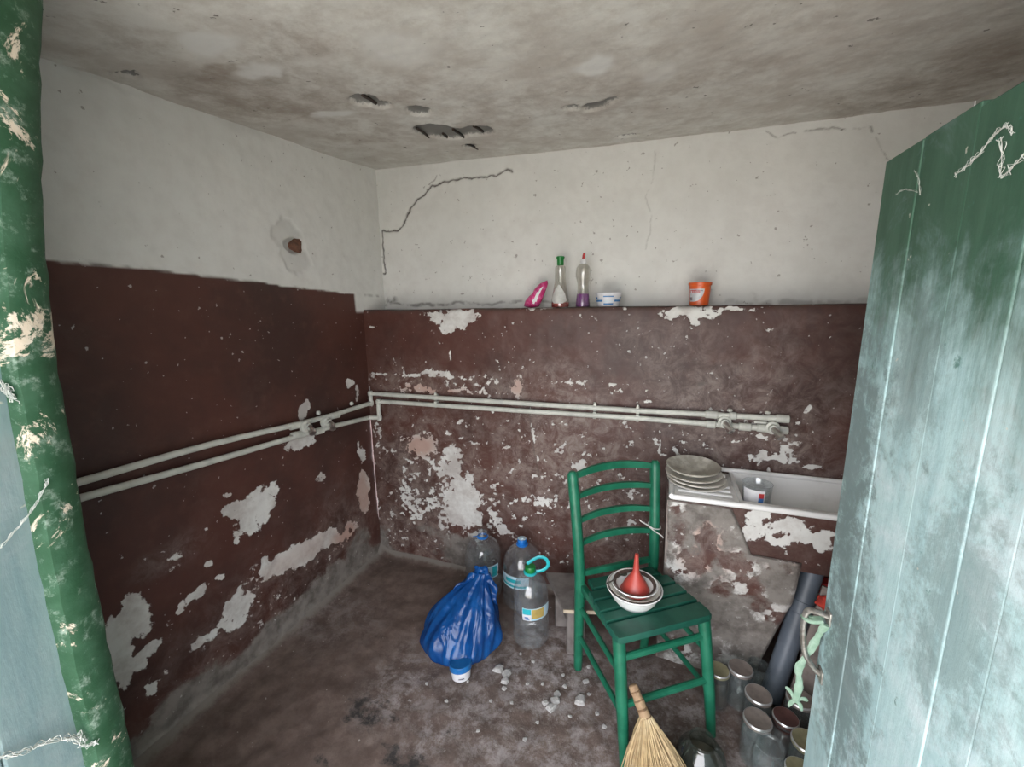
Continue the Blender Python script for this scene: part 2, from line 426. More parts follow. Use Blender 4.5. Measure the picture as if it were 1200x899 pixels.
# floor ----------------------------------------------------------------
us = np.arange(XL-0.02, XR+0.02, 0.011); vs_ = np.arange(YF-0.40, YB+0.03, 0.011)
U, V = np.meshgrid(us, vs_)
pz = lambda x, y: on_z(x, y, 0)[:2]
dark = bias(U, V, [(440, 830, 40, 25, .8), (480, 888, 40, 18, .9), (405, 845, 12, 8, .7), (365, 870, 12, 10, .6), (372, 893, 25, 8, .6),
                   (520, 845, 22, 14, .55), (285, 860, 20, 15, .4), (700, 700, 30, 30, .3)], pz, 0.05, 11, 7)
dust = bias(U, V, [(560, 760, 60, 40, .6), (650, 790, 70, 60, 1.0), (470, 800, 40, 50, .7), (600, 850, 120, 60, .7), (680, 870, 50, 40, .7), (840, 860, 60, 40, .9),
                   (500, 860, 30, 30, .8), (390, 720, 60, 40, .35), (760, 830, 60, 60, .8)], pz, 0.06, 21, 6)
el = np.clip(1-(U-XL)/0.085, 0, 1); eb = np.clip(1-(YB-V)/0.05, 0, 1)*(U < 0.0)
cem = np.maximum(el*1.1*(0.55+0.6*fbm(U, V, 5, 3, 5)), eb*1.0)
rel = 0.018*(fbm(U, V, 3, 4, 31)-.5) + 0.012*(fbm(U, V, 16, 4, 33)-.5)
Z = rel*np.clip(1-np.maximum(el, eb), 0, 1) + 0.035*el**1.5 + 0.03*eb**1.5 - 0.006
grid('floor', np.stack([U, V, Z], -1), FLOOR, {'cement': cem, 'dark': dark, 'dust': dust})

# back wall: the painted lower half stands proud and carries a ledge ---------------
px_ = lambda x, y: on_y(x, y, YB)[[0, 2]]
us = np.arange(XL, XR+0.001, 0.0052); vv = np.concatenate([np.arange(-0.01, LEDGE, 0.0052), np.arange(LEDGE, LEDGE+(YU-YB)+.012, 0.009)])
U, V = np.meshgrid(us, vv)
solid = [(533, 370, 25, 7, 1.5), (530, 379, 13, 8, 1.4), (808, 368, 30, 6, 1.5), (813, 374, 10, 6, 1.3), (785, 370, 12, 3, 1.1), (850, 362, 45, 2.5, .9), (640, 362, 26, 3, .9), (728, 364, 12, 3, .9),
         (500, 439, 34, 2.2, .8), (540, 441, 30, 1.6, .6), (493, 455, 14, 3, .55), (545, 459, 10, 2, .5), (608, 455, 7, 8, .6), (690, 449, 16, 2, .5),
         (541, 590, 16, 22, 1.3), (549, 605, 14, 10, 1.0), (528, 540, 10, 13, .75), (515, 552, 12, 8, .6), (492, 522, 17, 11, .8), (498, 510, 6, 5, .6),
         (555, 625, 8, 5, .7), (580, 610, 6, 10, .75), (590, 622, 6, 5, .7), (678, 546, 9, 6, .85), (721, 548, 8, 6, .7), (736, 575, 9, 6, .6), (538, 494, 6, 3, .65),
         (523, 506, 4, 5, .55), (553, 520, 5, 3, .6), (570, 517, 2, 2, .6), (625, 558, 6, 4, .55), (630, 588, 14, 7, .55), (484, 600, 14, 8, .5), (475, 575, 12, 14, .45),
         (906, 536, 22, 7, .7), (922, 541, 12, 4, .8), (952, 545, 8, 3, .7), (890, 512, 10, 2.5, .75), (918, 525, 7, 12, .5), (948, 478, 2, 7, .7),
         (773, 520, 1.5, 9, .6), (790, 528, 4, 2, .6), (740, 520, 4, 5, .45), (700, 480, 10, 4, .4), (925, 622, 40, 15, 1.1), (890, 610, 18, 8, .9), (955, 632, 16, 14, .9), (905, 625, 30, 9, .8),
         (860, 520, 8, 2, .5), (430, 455, 4, 14, .5), (443, 500, 5, 10, .5), (870, 428, 3, 2, .5), (610, 440, 3, 2, .5)]
B = bias(U, V, solid, px_, 0.034, 41, 12)
for pl in (((527, 380), (527, 402), (528, 422)), ((592, 383), (600, 405), (601, 432)), ((773, 497), (774, 525)), ((432, 440), (434, 520), (437, 570), (441, 615)), ((621, 470), (623, 500), (630, 540))):
    B = np.maximum(B, 0.62*np.exp(-(poly_dist(U, V, [px_(*p) for p in pl])/0.005)**2))
for (y0_, x0_, x1_, k_) in ((438, 432, 560, .55), (447, 640, 740, .42), (456, 470, 560, .45), (459, 540, 640, .35)):
    B = np.maximum(B, k_*np.exp(-(poly_dist(U, V, [px_(x0_, y0_), px_(x1_, y0_+4)])/0.009)**2))
dens = bias(U, V, [(520, 570, 65, 60, .27), (660, 530, 70, 60, .13), (500, 448, 110, 14, .18), (730, 590, 50, 60, .16), (880, 530, 110, 40, .16), (620, 600, 60, 50, .14),
                   (640, 460, 120, 14, .10), (470, 620, 40, 30, .2)], px_, 0.05, 61, 5)
n = .55*fbm(U, V, 20, 5, 71, .68) + .45*fbm(U+.02*fbm(U, V, 30, 2, 75), V, 55, 3, 73, .6)
peel = np.clip(B*0.66 + dens*1.1 + .01 + 2.3*(n-.5), 0, 1.3)
haze = np.clip(bias(U, V, [(650, 540, 75, 80, .9), (500, 560, 80, 90, .7), (720, 620, 60, 60, .6), (870, 500, 130, 60, .55), (520, 450, 100, 16, .7), (780, 400, 60, 30, .35), (925, 560, 60, 60, .6), (470, 630, 60, 35, .8)], px_, 0.08, 81, 4)
               + .08 + 0.22*sstep(fbm(U, V, 3.5, 4, 85), .5, .75), 0, 1)
pink = np.clip(bias(U, V, [(490, 522, 18, 12, .9), (505, 457, 40, 6, .8), (605, 453, 12, 9, .7), (930, 595, 40, 10, .5)], px_, 0.03, 91, 9), 0, 1)
cemt = np.clip(bias(U, V, [(470, 655, 60, 9, .9), (545, 655, 30, 22, .9), (530, 635, 14, 16, .7), (505, 622, 28, 6, .55), (448, 640, 10, 25, .9)], px_, 0.03, 95, 9), 0, 1)
edge = np.exp(-((V-LEDGE)/0.012)**2)
dirt = np.clip(0.75*edge*sstep(fbm(U, V, 12, 4, 97), .42, .62) + 0.85*sstep(V, LEDGE+.02, LEDGE+.06)*0.6, 0, .85)*(V > LEDGE-.03)
crack = poly_dist(U, V, [px_(*p) for p in ((620, 470), (622, 500), (626, 530), (632, 560))])
hole = np.clip(bias(U, V, [(822, 450, 4, 2.5, .8)], px_, 0.01, 99, 20), 0, 1)
dirt = np.maximum(np.maximum(dirt, 0.5*np.exp(-(crack/0.004)**2)), hole)
front = np.minimum(V, LEDGE); back = np.clip(V-LEDGE, 0, None)
rel = 0.010*(fbm(U, front, 3, 4, 101)-.5) + 0.005*(fbm(U, front, 15, 4, 103)-.5) - 0.0028*sstep(peel, .42, .58)
rim = 0.010*np.exp(-np.clip(LEDGE-V, 0, None)/0.012)*(back <= 0)
Y = YB - rel + rim + back; Zz = front - 0.012*np.exp(-back/0.02)*(back > 0)*0.3 + 0.008*(fbm(U, V*0+3, 6, 4, 105)-.5)*sstep(V, LEDGE-.05, LEDGE)
wall_back = grid('wall_back', np.stack([U, Y, Zz], -1), WALL, {'paint': np.where(back > .03, 0.4, 1.0), 'peel': peel, 'haze': haze, 'pink': pink, 'dirt': dirt, 'cement': cemt})

# upper half of the back wall, set back behind the ledge
py_ = lambda x, y: on_y(x, y, YU)[[0, 2]]
us = np.arange(XL-.004, XR+0.001, 0.0042); vv = np.arange(LEDGE-0.02, 2.41, 0.0042)
U, V = np.meshgrid(us, vv)
U0, V0 = U, V; U = U0+.016*(fbm(U0, V0, 35, 3, 121)-.5); V = V0+.016*(fbm(U0, V0, 35, 3, 123)-.5)
c1 = poly_dist(U, V, [py_(*p) for p in ((601, 201), (594, 199), (582, 205), (570, 207), (552, 208), (532, 211), (520, 214), (505, 218), (497, 228), (488, 234), (478, 250), (472, 265), (466, 271), (448, 271), (448, 286), (452, 320), (437, 324), (436, 342), (428, 352))])
c2 = poly_dist(U, V, [py_(*p) for p in ((768, 178), (766, 205), (757, 232), (764, 255), (757, 292))])
c3 = poly_dist(U, V, [py_(*p) for p in ((898, 153), (912, 162), (928, 155), (950, 153), (975, 150), (1000, 151), (1020, 149), (1030, 168), (1042, 188))])
c4 = poly_dist(U, V, [py_(*p) for p in ((503, 217), (512, 206))])
U, V = U0, V0
wig = 0.35+1.1*fbm(U, V, 40, 3, 111)
dirt = np.clip(np.exp(-(c1/(0.0050*wig))**2)*1.0 + np.exp(-(c2/0.0030)**2)*.28*sstep(wig, .7, 1.0) + np.exp(-(c3/0.0032)**2)*.6*sstep(wig, .75, 1.05) + .6*np.exp(-(c4/.003)**2), 0, .95)
dirt = np.maximum(dirt, np.clip(bias(U, V, [(893, 357, 20, 2.5, .5), (930, 354, 90, 3, .32), (600, 355, 70, 1.5, .5), (460, 352, 5, 4, .8), (444, 354, 7, 3, .7), (500, 356, 60, 1.6, .6), (820, 322, 14, 8, .10), (715, 330, 18, 9, .07), (885, 348, 9, 6, .2)], py_, 0.02, 113, 14), 0, .9)*sstep(fbm(U, V, 25, 4, 115), .3, .6))
Y = YU - 0.012*(fbm(U, V, 2.5, 4, 117)-.5) - 0.004*(fbm(U, V, 12, 4, 119)-.5) + 0.006*np.exp(-(c1/0.005)**2)
z0 = np.zeros_like(U)
grid('wall_back_upper', np.stack([U, Y, V], -1), WALL, {'paint': z0, 'peel': z0, 'haze': z0, 'pink': z0, 'dirt': dirt, 'cement': z0})

# left wall -------------------------------------------------------------
pl_ = lambda x, y: on_x(x, y, XL)[[1, 2]]
us = np.arange(YF-.02, YU+0.03, 0.0078); vv = np.arange(-0.01, 2.42, 0.0078)
U, V = np.meshgrid(us, vv)
solid = [(300, 592, 26, 18, 1.0), (290, 612, 14, 14, .9), (318, 575, 12, 8, .9), (268, 580, 10, 3, .6), (270, 600, 12, 8, .7), (355, 514, 18, 11, 1.0), (350, 522, 10, 8, .9), (357, 483, 4, 6, .9), (362, 478, 3, 5, .7),
         (158, 722, 20, 22, 1.1), (138, 765, 16, 42, 1.0), (165, 775, 12, 12, .9), (175, 760, 10, 8, .7), (277, 715, 16, 15, .85), (265, 735, 10, 8, .6), (228, 702, 14, 6, .8), (242, 665, 5, 5, .8), (258, 677, 9, 5, .8), (278, 635, 3, 5, .8), (240, 622, 4, 4, .7), (215, 712, 6, 5, .6),
         (335, 655, 22, 9, .95), (365, 643, 18, 10, .9), (385, 632, 12, 10, .75), (312, 665, 6, 10, .9), (410, 620, 12, 10, .6), (426, 575, 6, 22, .95), (411, 450, 6, 6, .85), (419, 460, 2, 8, .8), (375, 561, 6, 5, .6), (240, 752, 14, 7, .6), (180, 800, 8, 10, .6),
         (205, 660, 20, 8, .35), (424, 530, 4, 12, .6)]
B = bias(U, V, solid, pl_, 0.034, 141, 12)
dens = bias(U, V, [(330, 690, 100, 60, .24), (180, 760, 60, 60, .16), (400, 560, 40, 90, .14)], pl_, 0.05, 143, 5)
n = .6*fbm(U, V, 18, 5, 145, .66) + .4*fbm(U, V, 50, 3, 147, .6)
peel = np.clip(B*.92 + dens + 1.55*(n-.5), 0, 1.3)
haze = np.clip(bias(U, V, [(210, 650, 40, 14, .5), (310, 720, 90, 50, .45), (400, 640, 40, 60, .5)], pl_, .06, 147, 4) + .12*sstep(fbm(U, V, 3, 4, 149), .5, .8), 0, 1)
pink = np.clip(bias(U, V, [(426, 580, 9, 26, .8), (405, 625, 14, 12, .9), (350, 650, 40, 14, .35), (152, 415, 5, 8, .5)], pl_, .03, 151, 9), 0, 1)
low = 0.025 + 0.09*fbm(U, U*0, 4, 3, 153)
cemt = np.clip(np.clip(1.15-V/(low*1.9), 0, 1) + bias(U, V, [(330, 745, 45, 25, .55), (380, 690, 30, 25, .6), (420, 640, 18, 25, .7), (240, 800, 45, 30, .5), (290, 780, 40, 20, .5)], pl_, .05, 155, 6), 0, 1)
dline = np.interp(U, [0.0, .713, .905, 1.181, 1.586, 1.968, 2.3], [1.70, 1.693, 1.689, 1.672, 1.646, 1.621, 1.61])
paint = sstep(dline + 0.006*(fbm(U, V, 20, 4, 157)-.5)*2 - V, -0.003, 0.003)
paint = paint*(1-sstep(U, 1.962, 1.972)*sstep(V, LEDGE-.02, LEDGE+.0))
lip = np.exp(-((V-dline)/0.006)**2)*sstep(fbm(U, V, 14, 3, 159), .5, .6)
hole = bias(U, V, [(346, 288, 10, 8, 1.0)], pl_, .012, 161, 18)
scar = bias(U, V, [(338, 280, 17, 14, 1.0), (348, 303, 16, 14, .95)], pl_, .05, 163, 14)
dirt = np.clip(np.maximum(.5*lip, np.clip(hole-.3, 0, 1)*.2), 0, 1)
tint = np.clip(sstep(scar, .3, .6)*.14 + bias(U, V, [(145, 70, 30, 8, .25), (255, 125, 60, 12, .12), (100, 82, 60, 4, .1)], pl_, .04, 165, 8), 0, .4)
dirt = np.maximum(dirt, tint)
rel = 0.014*(fbm(U, V, 2.5, 4, 167)-.5) + 0.005*(fbm(U, V, 14, 4, 169)-.5) - .0028*sstep(peel, .42, .58)*paint - .006*sstep(scar, .3, .6) - .03*sstep(hole, .35, .7)
X = XL + rel + 0.03*np.clip(1-V/.05, 0, 1)**2
grid('wall_left', np.stack([X, U, V], -1)[:, ::-1], WALL, {'paint': paint[:, ::-1], 'peel': peel[:, ::-1], 'haze': haze[:, ::-1], 'pink': pink[:, ::-1], 'dirt': dirt[:, ::-1], 'cement': cemt[:, ::-1]})

# ceiling ---------------------------------------------------------------
us = np.arange(XL-.03, XR+.03, 0.0095); vv = np.arange(YF-.02, YU+.03, 0.0095)
U, V = np.meshgrid(us, vv)
pc_ = lambda x, y: on_z(x, y, 2.29)[:2]
spalls = [(426, 109, 17, 8, 1.0), (447, 116, 12, 5, .9), (490, 124, 14, 8, .85), (508, 153, 24, 10, 1.0), (528, 157, 26, 8, 1.0), (560, 152, 18, 7, 1.0), (552, 176, 8, 3, .9), (138, 66, 22, 4, .9), (152, 70, 10, 6, .8),
          (698, 116, 18, 6, .75), (718, 108, 10, 4, .8), (672, 118, 10, 5, .6), (735, 160, 14, 2, .7)]
sp = bias(U, V, spalls, pc_, .02, 201, 16)
stain = np.clip(bias(U, V, [(330, 110, 110, 50, .5), (270, 60, 50, 25, .55), (250, 85, 90, 25, .5), (420, 160, 60, 20, .35), (880, 60, 90, 25, .28), (1080, 95, 90, 25, .5), (640, 120, 200, 40, .3), (140, 20, 90, 25, .4), (360, 30, 60, 30, .4), (470, 100, 60, 25, .4), (1150, 60, 60, 40, .5)], pc_, .12, 203, 3.5), 0, 1)
pale = np.clip(bias(U, V, [(255, 30, 40, 25, .7), (300, 65, 40, 10, .6), (470, 30, 60, 40, .5), (395, 128, 35, 6, .7), (690, 60, 30, 14, .6), (770, 70, 20, 18, .5), (535, 70, 5, 25, .3), (575, 62, 50, 2, .6)], pc_, .06, 205, 6), 0, 1)
Z = ceil_z(U, V) + 0.02*(fbm(U, V, 1.6, 3, 207)-.5) + 0.004*(fbm(U, V, 9, 4, 209)-.5) + .016*sstep(sp, .35, .6) + .004*(fbm(U, V, 30, 4, 211)-.5)
ceiling = grid('ceiling', np.stack([U, V, Z], -1)[:, ::-1], CEIL, {'stain': stain[:, ::-1], 'pale': pale[:, ::-1], 'spall': np.clip(sp, 0, 1)[:, ::-1]})
RUST = simple('black_rusty_steel', (0.022, 0.018, 0.016), (0.05, 0.03, 0.02), 0.8, scale=60)
for (a, b) in (((424, 102), (440, 114)), ((488, 150), (503, 163)), ((531, 152), (545, 164)), ((555, 147), (566, 155)), ((548, 173), (560, 180)), ((519, 158), (524, 163))):
    p, q = [on_z(*t, 2.292) for t in (a, b)]
    p[2] = ceil_z(p[0], p[1])+.004; q[2] = ceil_z(q[0], q[1])+.004
    MB().tube([p, (np.array(p)*.5+np.array(q)*.5) + np.array((0, 0, .002)), q], .0055, 8).build('reinforcing_bar', RUST, ceiling)

# unseen enclosing walls: right side and the entrance wall with its doorway -------
PLAIN = simple('dingy_whitewash', (0.52, 0.51, 0.48), (0.42, 0.40, 0.37), 0.9, scale=5)
tag(MB().box((XR+.06, 1.0, 1.2), (.12, 2.62, 2.46)).build('wall_right', PLAIN, None, False), kind='structure')
DX0, DX1, DZ = -0.88, 0.49, 1.96
w = MB(); yc, yt = YF-.19, .36
w.box(((XL-.15+DX0)/2, yc, 1.2), (DX0-XL+.15, yt, 2.46)); w.box(((XR+.12+DX1)/2, yc, 1.2), (XR+.12-DX1, yt, 2.46))
w.box(((DX0+DX1)/2, yc, (DZ+2.43)/2), (DX1-DX0, yt, 2.43-DZ))
tag(w.build('wall_front', PLAIN, None, False), kind='structure')
tag(MB().box((-0.3, 1.0, 2.50), (3.2, 3.0, .1)).build('trim_1', PLAIN, None, False), 'roof slab', kind='structure')
YARD = simple('yard_ground', (0.40, 0.39, 0.36), (0.48, 0.46, 0.43), 0.95, scale=2)
tag(MB().box((0, -15.3, -.12), (40, 30, .2)).build('ground_outside', YARD, None, False), kind='structure')
# brown clay plug in the hole of the left wall
CLAY = simple('brown_clay', (0.16, 0.075, 0.045), (0.09, 0.045, 0.03), 0.9, scale=40, bump=.6, bdist=.006)
p = on_x(347, 288, XL-.012)
mb = MB(); mb.lathe([(0.0, -.03), (.022, -.026), (.034, -.008), (.030, .008), (.014, .016), (0, .017)], 14, wob=lambda a, z: 1+.22*math.sin(3*a+40*z)+.1*math.sin(7*a), R=Matrix.Rotation(math.radians(90), 3, 'Y'))
tag(mb.build('clay_plug', CLAY, None, loc=p), 'brown clay plug in a scarred hole of the white left wall', 'clay plug')

# plaster pier that carries the basin ------------------------------------
PIERY = 1.671
poly = [(0.034, -.01), (0.047, .42), (.044, .776), (.274, .776), (.318, .683), (.355, .593), (.44, .596), (.522, .60), (.51, .42), (.44, .12), (.42, -.01)]
def pier():
    xs = np.arange(0.0, .60, .007); zs = np.arange(-.01, .775, .007)
    zz = np.array([q[1] for q in poly[5:]][::-1]); 
    pz_ = lambda x, y: on_y(x, y, PIERY)[[0, 2]]
    # right-hand outline as a function of height
    hz = np.array([-.01, .12, .42, .592, .5955, .683, .776, .8]); hx = np.array([.42, .44, .51, .522, .355, .318, .274, .27])
    lz = np.array([-.01, .42, .776, .8]); lx = np.array([.034, .047, .044, .044])
    nu = 90; t = np.linspace(0, 1, nu); zv = np.unique(np.concatenate([np.arange(-.01, .776, .0068), [.5918, .5956]]))
    T, Zg = np.meshgrid(t, zv)
    L = np.interp(Zg, lz, lx); Rr = np.interp(Zg, hz, hx)
    Xg = L + (Rr-L)*T
    n1 = fbm(Xg, Zg, 18, 5, 301, .6)
    B = bias(Xg, Zg, [(815, 600, 50, 16, .8), (845, 625, 30, 25, .8), (800, 640, 20, 25, .6), (905, 665, 30, 14, .85), (860, 690, 50, 25, .8), (830, 720, 60, 30, .8), (880, 730, 40, 40, .85), (850, 770, 60, 40, .8)], pz_, .05, 303, 7)
    Br = bias(Xg, Zg, [(825, 640, 12, 22, .9), (810, 660, 16, 12, .7), (860, 660, 25, 12, .8), (790, 615, 14, 20, .6), (880, 690, 22, 14, .7), (840, 690, 20, 12, .6), (900, 715, 25, 14, .5)], pz_, .05, 305, 7)
    peel = np.clip(.40+B*.34-Br*.55+1.9*(n1-.5), 0, 1.3)
    cem = np.clip(.74+1.2*(fbm(Xg, Zg, 9, 5, 307)-.5)-Br*.62, 0, 1)
    hazev = np.full_like(Xg, .6); pinkv = np.clip(bias(Xg, Zg, [(825, 640, 25, 40, .8), (920, 668, 20, 10, .6)], pz_, .06, 309, 6), 0, 1)
    Yg = PIERY - .016*(fbm(Xg, Zg, 4, 4, 311)-.5) - .006*(fbm(Xg, Zg, 20, 4, 313)-.5)
    Yg = Yg + .012*np.clip((np.abs(T-.5)-.46)/.04, 0, 1)**2 + .055*np.clip(1-Zg/.5, 0, 1)
    o = grid('plaster_face', np.stack([Xg, Yg, Zg], -1), WALL, {'paint': np.ones_like(Xg), 'peel': peel, 'haze': hazev, 'pink': pinkv, 'dirt': np.zeros_like(Xg), 'cement': cem}, PIER)
    return o
def apron():
    # painted masonry front under the bowl
    pz_ = lambda x, y: on_y(x, y, 1.686)[[0, 2]]
    Xg, Zg = np.meshgrid(np.arange(.262, .86, .004), np.arange(.555, .786, .004))
    n1 = fbm(Xg, Zg, 26, 5, 331, .62)
    B = bias(Xg, Zg, [(925, 622, 40, 15, 1.1), (890, 610, 20, 9, .95), (955, 632, 18, 14, .95), (905, 628, 34, 9, .85), (880, 622, 8, 12, .6), (975, 640, 8, 8, .6), (905, 600, 20, 2, .4)], pz_, .022, 333, 16)
    peel = np.clip(B*.80 + 2.0*(n1-.5), 0, 1.3)
    Yg = 1.686 - .006*(fbm(Xg, Zg, 6, 4, 335)-.5) + .0025*sstep(peel, .42, .58)
    o1 = np.ones_like(Xg); z1 = o1*0
    grid('apron_face', np.stack([Xg, Yg, Zg], -1), WALL, {'paint': o1, 'peel': peel, 'haze': o1*.25, 'pink': z1, 'dirt': z1, 'cement': z1}, PIER)
PIER = thing('basin_pier', 'flaking grey and brown plaster pier propping up the white basin', 'pier', (0, 0, 0))
PIERP = simple('pier_plaster', (0.26, 0.22, 0.20), (0.15, 0.085, 0.075), 0.9, scale=12, bump=.3)
MB().prism(poly, PIERY+.062, YB-.016).build('masonry_core', PIERP, PIER, False)
MB().prism([(.046, .50), (.044, .774), (.272, .774), (.316, .682), (.353, .592), (.51, .592), (.505, .50)], PIERY+.008, PIERY+.066).build('masonry_shoulder', PIERP, PIER, False)
pier(); apron()
MB().prism([(.262, .555), (.86, .555), (.86, .784), (.262, .784)], 1.691, 1.696).build('apron_core', PIERP, PIER, False)
for ch in list(PIER.children): ch.location = (-.28, -1.87, 0)
PIER.location = (.28, 1.87, 0)

# ------------------------------------------------------------------ doors
# right leaf: vertical boards, swung inward so that its weathered outer face looks across the room
XD = 0.405
d1 = thing('door_1', 'weathered green plank door, bleached pale teal, swung open on the right', None); tag(d1, kind='structure')
ys = [1.120, .985, .842, .711, .628, .505, .375, .245, .125]
for i, (a, b) in enumerate(zip(ys[:-1], ys[1:])):
    h = 1.818 + (.004, .006, -.003, .002, .004, 0, .003, 0)[i]
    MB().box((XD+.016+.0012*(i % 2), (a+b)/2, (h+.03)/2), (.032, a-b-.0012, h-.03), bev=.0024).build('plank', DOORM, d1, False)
for z in (.35, 1.45):
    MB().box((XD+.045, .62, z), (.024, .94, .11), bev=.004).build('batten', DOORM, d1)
# pull handle: pressed metal bow standing off the face near the free edge
METAL = simple('old_galvanised_metal', (0.40, 0.39, 0.36), (0.22, 0.20, 0.18), 0.45, 0.7, scale=50)
hy, hz_ = 1.085, .80
hp = spline([(XD+.002, hy, hz_+.004), (XD-.030, hy+.004, hz_+.010), (XD-.046, hy+.006, hz_-.002), (XD-.046, hy+.008, hz_-.06), (XD-.036, hy+.006, hz_-.115), (XD-.012, hy+.004, hz_-.150), (XD+.002, hy+.002, hz_-.158)], 5)
hd = MB().tube(hp, .0065, 10, squash=(1.0, 1.3)).build('pull_handle', METAL, d1)
MB().box((XD-.002, hy, hz_+.004), (.005, .030, .034), bev=.002).build('handle_plate', METAL, hd)
MB().box((XD-.002, hy, hz_-.158), (.005, .030, .034), bev=.002).build('handle_plate', METAL, hd)
# strip of pale green cloth knotted round the handle
RAG = simple('pale_green_cloth', (0.22, 0.34, 0.25), (0.30, 0.42, 0.33), 0.9, scale=30, bump=.5)
rg = thing('cloth_strip', 'pale green cloth strip knotted around the metal pull handle', 'cloth strip', (XD-.035, hy+.03, .5))
mb = MB(); L = Vector((XD-.035, hy+.03, .5))
def loc_(pts, o): return [Vector(p)-o for p in pts]
tail = spline([(XD-.006, hy-.004, hz_-.016), (XD-.014, hy+.004, hz_-.05), (XD-.026, hy+.012, hz_-.11), (XD-.040, hy+.022, hz_-.17), (XD-.034, hy+.026, hz_-.22), (XD-.036, hy+.030, hz_-.275)], 6)
n = len(tail)
mb.tube(loc_(tail, L), [.0085+.0018*math.sin(i*.8)+.001*math.sin(i*2.3) for i in range(n)], 8, squash=(1.0, .55)).build('hanging_strip', RAG, rg)
mb = MB(); mb.tube(loc_(spline([(XD-.012, hy+.002, hz_-.004), (XD-.028, hy+.014, hz_-.016), (XD-.050, hy+.010, hz_-.014), (XD-.040, hy-.008, hz_-.012), (XD-.014, hy-.008, hz_-.006)], 5), L), .005, 7).build('loop', RAG, rg)
for e in ((-.022, .012, .02), (.018, .004, -.030), (.030, .012, -.004), (-.010, .012, -.035)):
    b0 = Vector((XD-.036, hy+.030, hz_-.275))
    MB().tube(loc_(spline([b0, b0+Vector(e)*.6+Vector((0, 0, .006)), b0+Vector(e)], 4), L), [.006, .006, .0055, .005, .0055, .006, .005, .004, .003], 7, squash=(1, .6)).build('knot_end', RAG, rg)

# left leaf: only its free edge with the bent green cover strip and a slice of its pale face are in view
A = np.array((-1.0, .415)); Hn = np.array((-.86, .11)); dv = (Hn-A)/np.linalg.norm(Hn-A); nv = np.array((-dv[1], dv[0]))
if nv[0] < 0: nv = -nv
d2 = thing('door_2', 'narrow pale teal door leaf with a chipped green cover strip at left', None); tag(d2, kind='structure')
WL = float(np.linalg.norm(Hn-A))
def leafbox(s0, s1, n0, n1, z0, z1, bev):
    ang = math.atan2(dv[1], dv[0]); c = A+dv*(s0+s1)/2+nv*(n0+n1)/2
    mb = MB(); mb.box((c[0], c[1], (z0+z1)/2), (s1-s0, abs(n1-n0), z1-z0), rot=Matrix.Rotation(ang, 3, 'Z'), bev=bev); return mb
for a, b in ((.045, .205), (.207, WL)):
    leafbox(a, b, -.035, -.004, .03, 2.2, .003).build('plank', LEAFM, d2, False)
zs = np.linspace(.03, 2.25, 70); mb = MB(); vs, fs = [], []
ez = np.interp(zs, [.03, .658, .916, 1.06, 1.178, 1.29, 1.427, 1.515, 1.614, 1.713, 1.853, 1.983, 2.064, 2.25], [-.037, -.0365, -.035, -.034, -.030, -.025, -.018, -.013, -.001, .015, .040, .070, .0906, .13])
for z, e in zip(zs, ez):
    wob = .0012*math.sin(z*23)+.0012*math.sin(z*61+1)+.001*math.sin(z*97)
    for s, nn in ((-e+wob, -.004), (-e+wob-.002, .016), (-e+.010+wob, .024), (-e+.052, .024), (-e+.064+wob*.5, .018), (-e+.066+wob*.5, -.004)):
        p = A+dv*s+nv*nn; vs.append((p[0], p[1], z))
for j in range(len(zs)-1):
    for k in range(6):
        a, b = j*6+k, j*6+(k+1) % 6; fs.append((a, b, b+6, a+6))
fs += [tuple(range(6)), tuple(range(len(vs)-1, len(vs)-7, -1))]
mb.add(vs, fs).build('cover_strip', CHIPG, d2)

# ------------------------------------------------------------------ water pipes
def pipe_obj(name, pts, r, parent, mat=PIPEP, n=1): return MB().tube(pts, r, 12).build(name, mat, parent)
RP = .0125
XP = XL+.032; YP = YB-.028
wl = thing('water_pipes', 'twin grey painted water pipes with two chrome outlets along the left wall', 'pipes', (XP, 1.3, .9)); oL = Vector((XP, 1.3, .9))
Lu = [on_x(*q, XP) for q in ((60, 574), (93, 565), (250, 520), (370, 492), (430, 473))]
Ll = [on_x(*q, XP) for q in ((62, 592), (97, 583), (250, 540), (370, 505), (430, 488))]
def st(path, o): return [Vector(p)-o for p in path]
ycu, ycl = YP, YP-.0
# upper pipe runs into the corner, rises, lower likewise
Lu[-1] = np.array((XP, 1.985, .990)); Ll[-1] = np.array((XP, 1.965, .907))
Lu[0] = Lu[1]+(Lu[1]-Lu[2])*.9; Ll[0] = Ll[1]+(Ll[1]-Ll[2])*.9
pipe_obj('upper_pipe', st(spline(Lu, 5), oL), RP, wl); pipe_obj('lower_pipe', st(spline(Ll, 5), oL), RP, wl)
# back wall run
wb_ = thing('water_pipes', 'twin grey painted water pipes with capped ends along the back wall', 'pipes', (-.5, YP, 1.0)); oB = Vector((-.5, YP, 1.0))
Bu = [(XP, YP, .990), (XP, YP, 1.02), (XP+.006, YP, 1.046), (XP+.04, YP, 1.048), (-.73, YP, 1.050), (-.09, YP, 1.053), (.30, YP, 1.058), (.50, YP, 1.060)]
Bl = [(XP+.056, YP-.004, .905), (XP+.056, YP-.004, .96), (XP+.058, YP-.004, .996), (XP+.085, YP, 1.004), (-.73, YP, 1.010), (-.09, YP, 1.016), (.30, YP, 1.013), (.50, YP, 1.011)]
pipe_obj('upper_pipe', st(Bu, oB), RP, wb_); pipe_obj('lower_pipe', st(Bl, oB), RP, wb_)
MB().tube(st([(XP, 1.965, .907), (XP+.056, YP-.004, .905)], oB), RP, 10).build('corner_elbow', PIPEP, wb_)
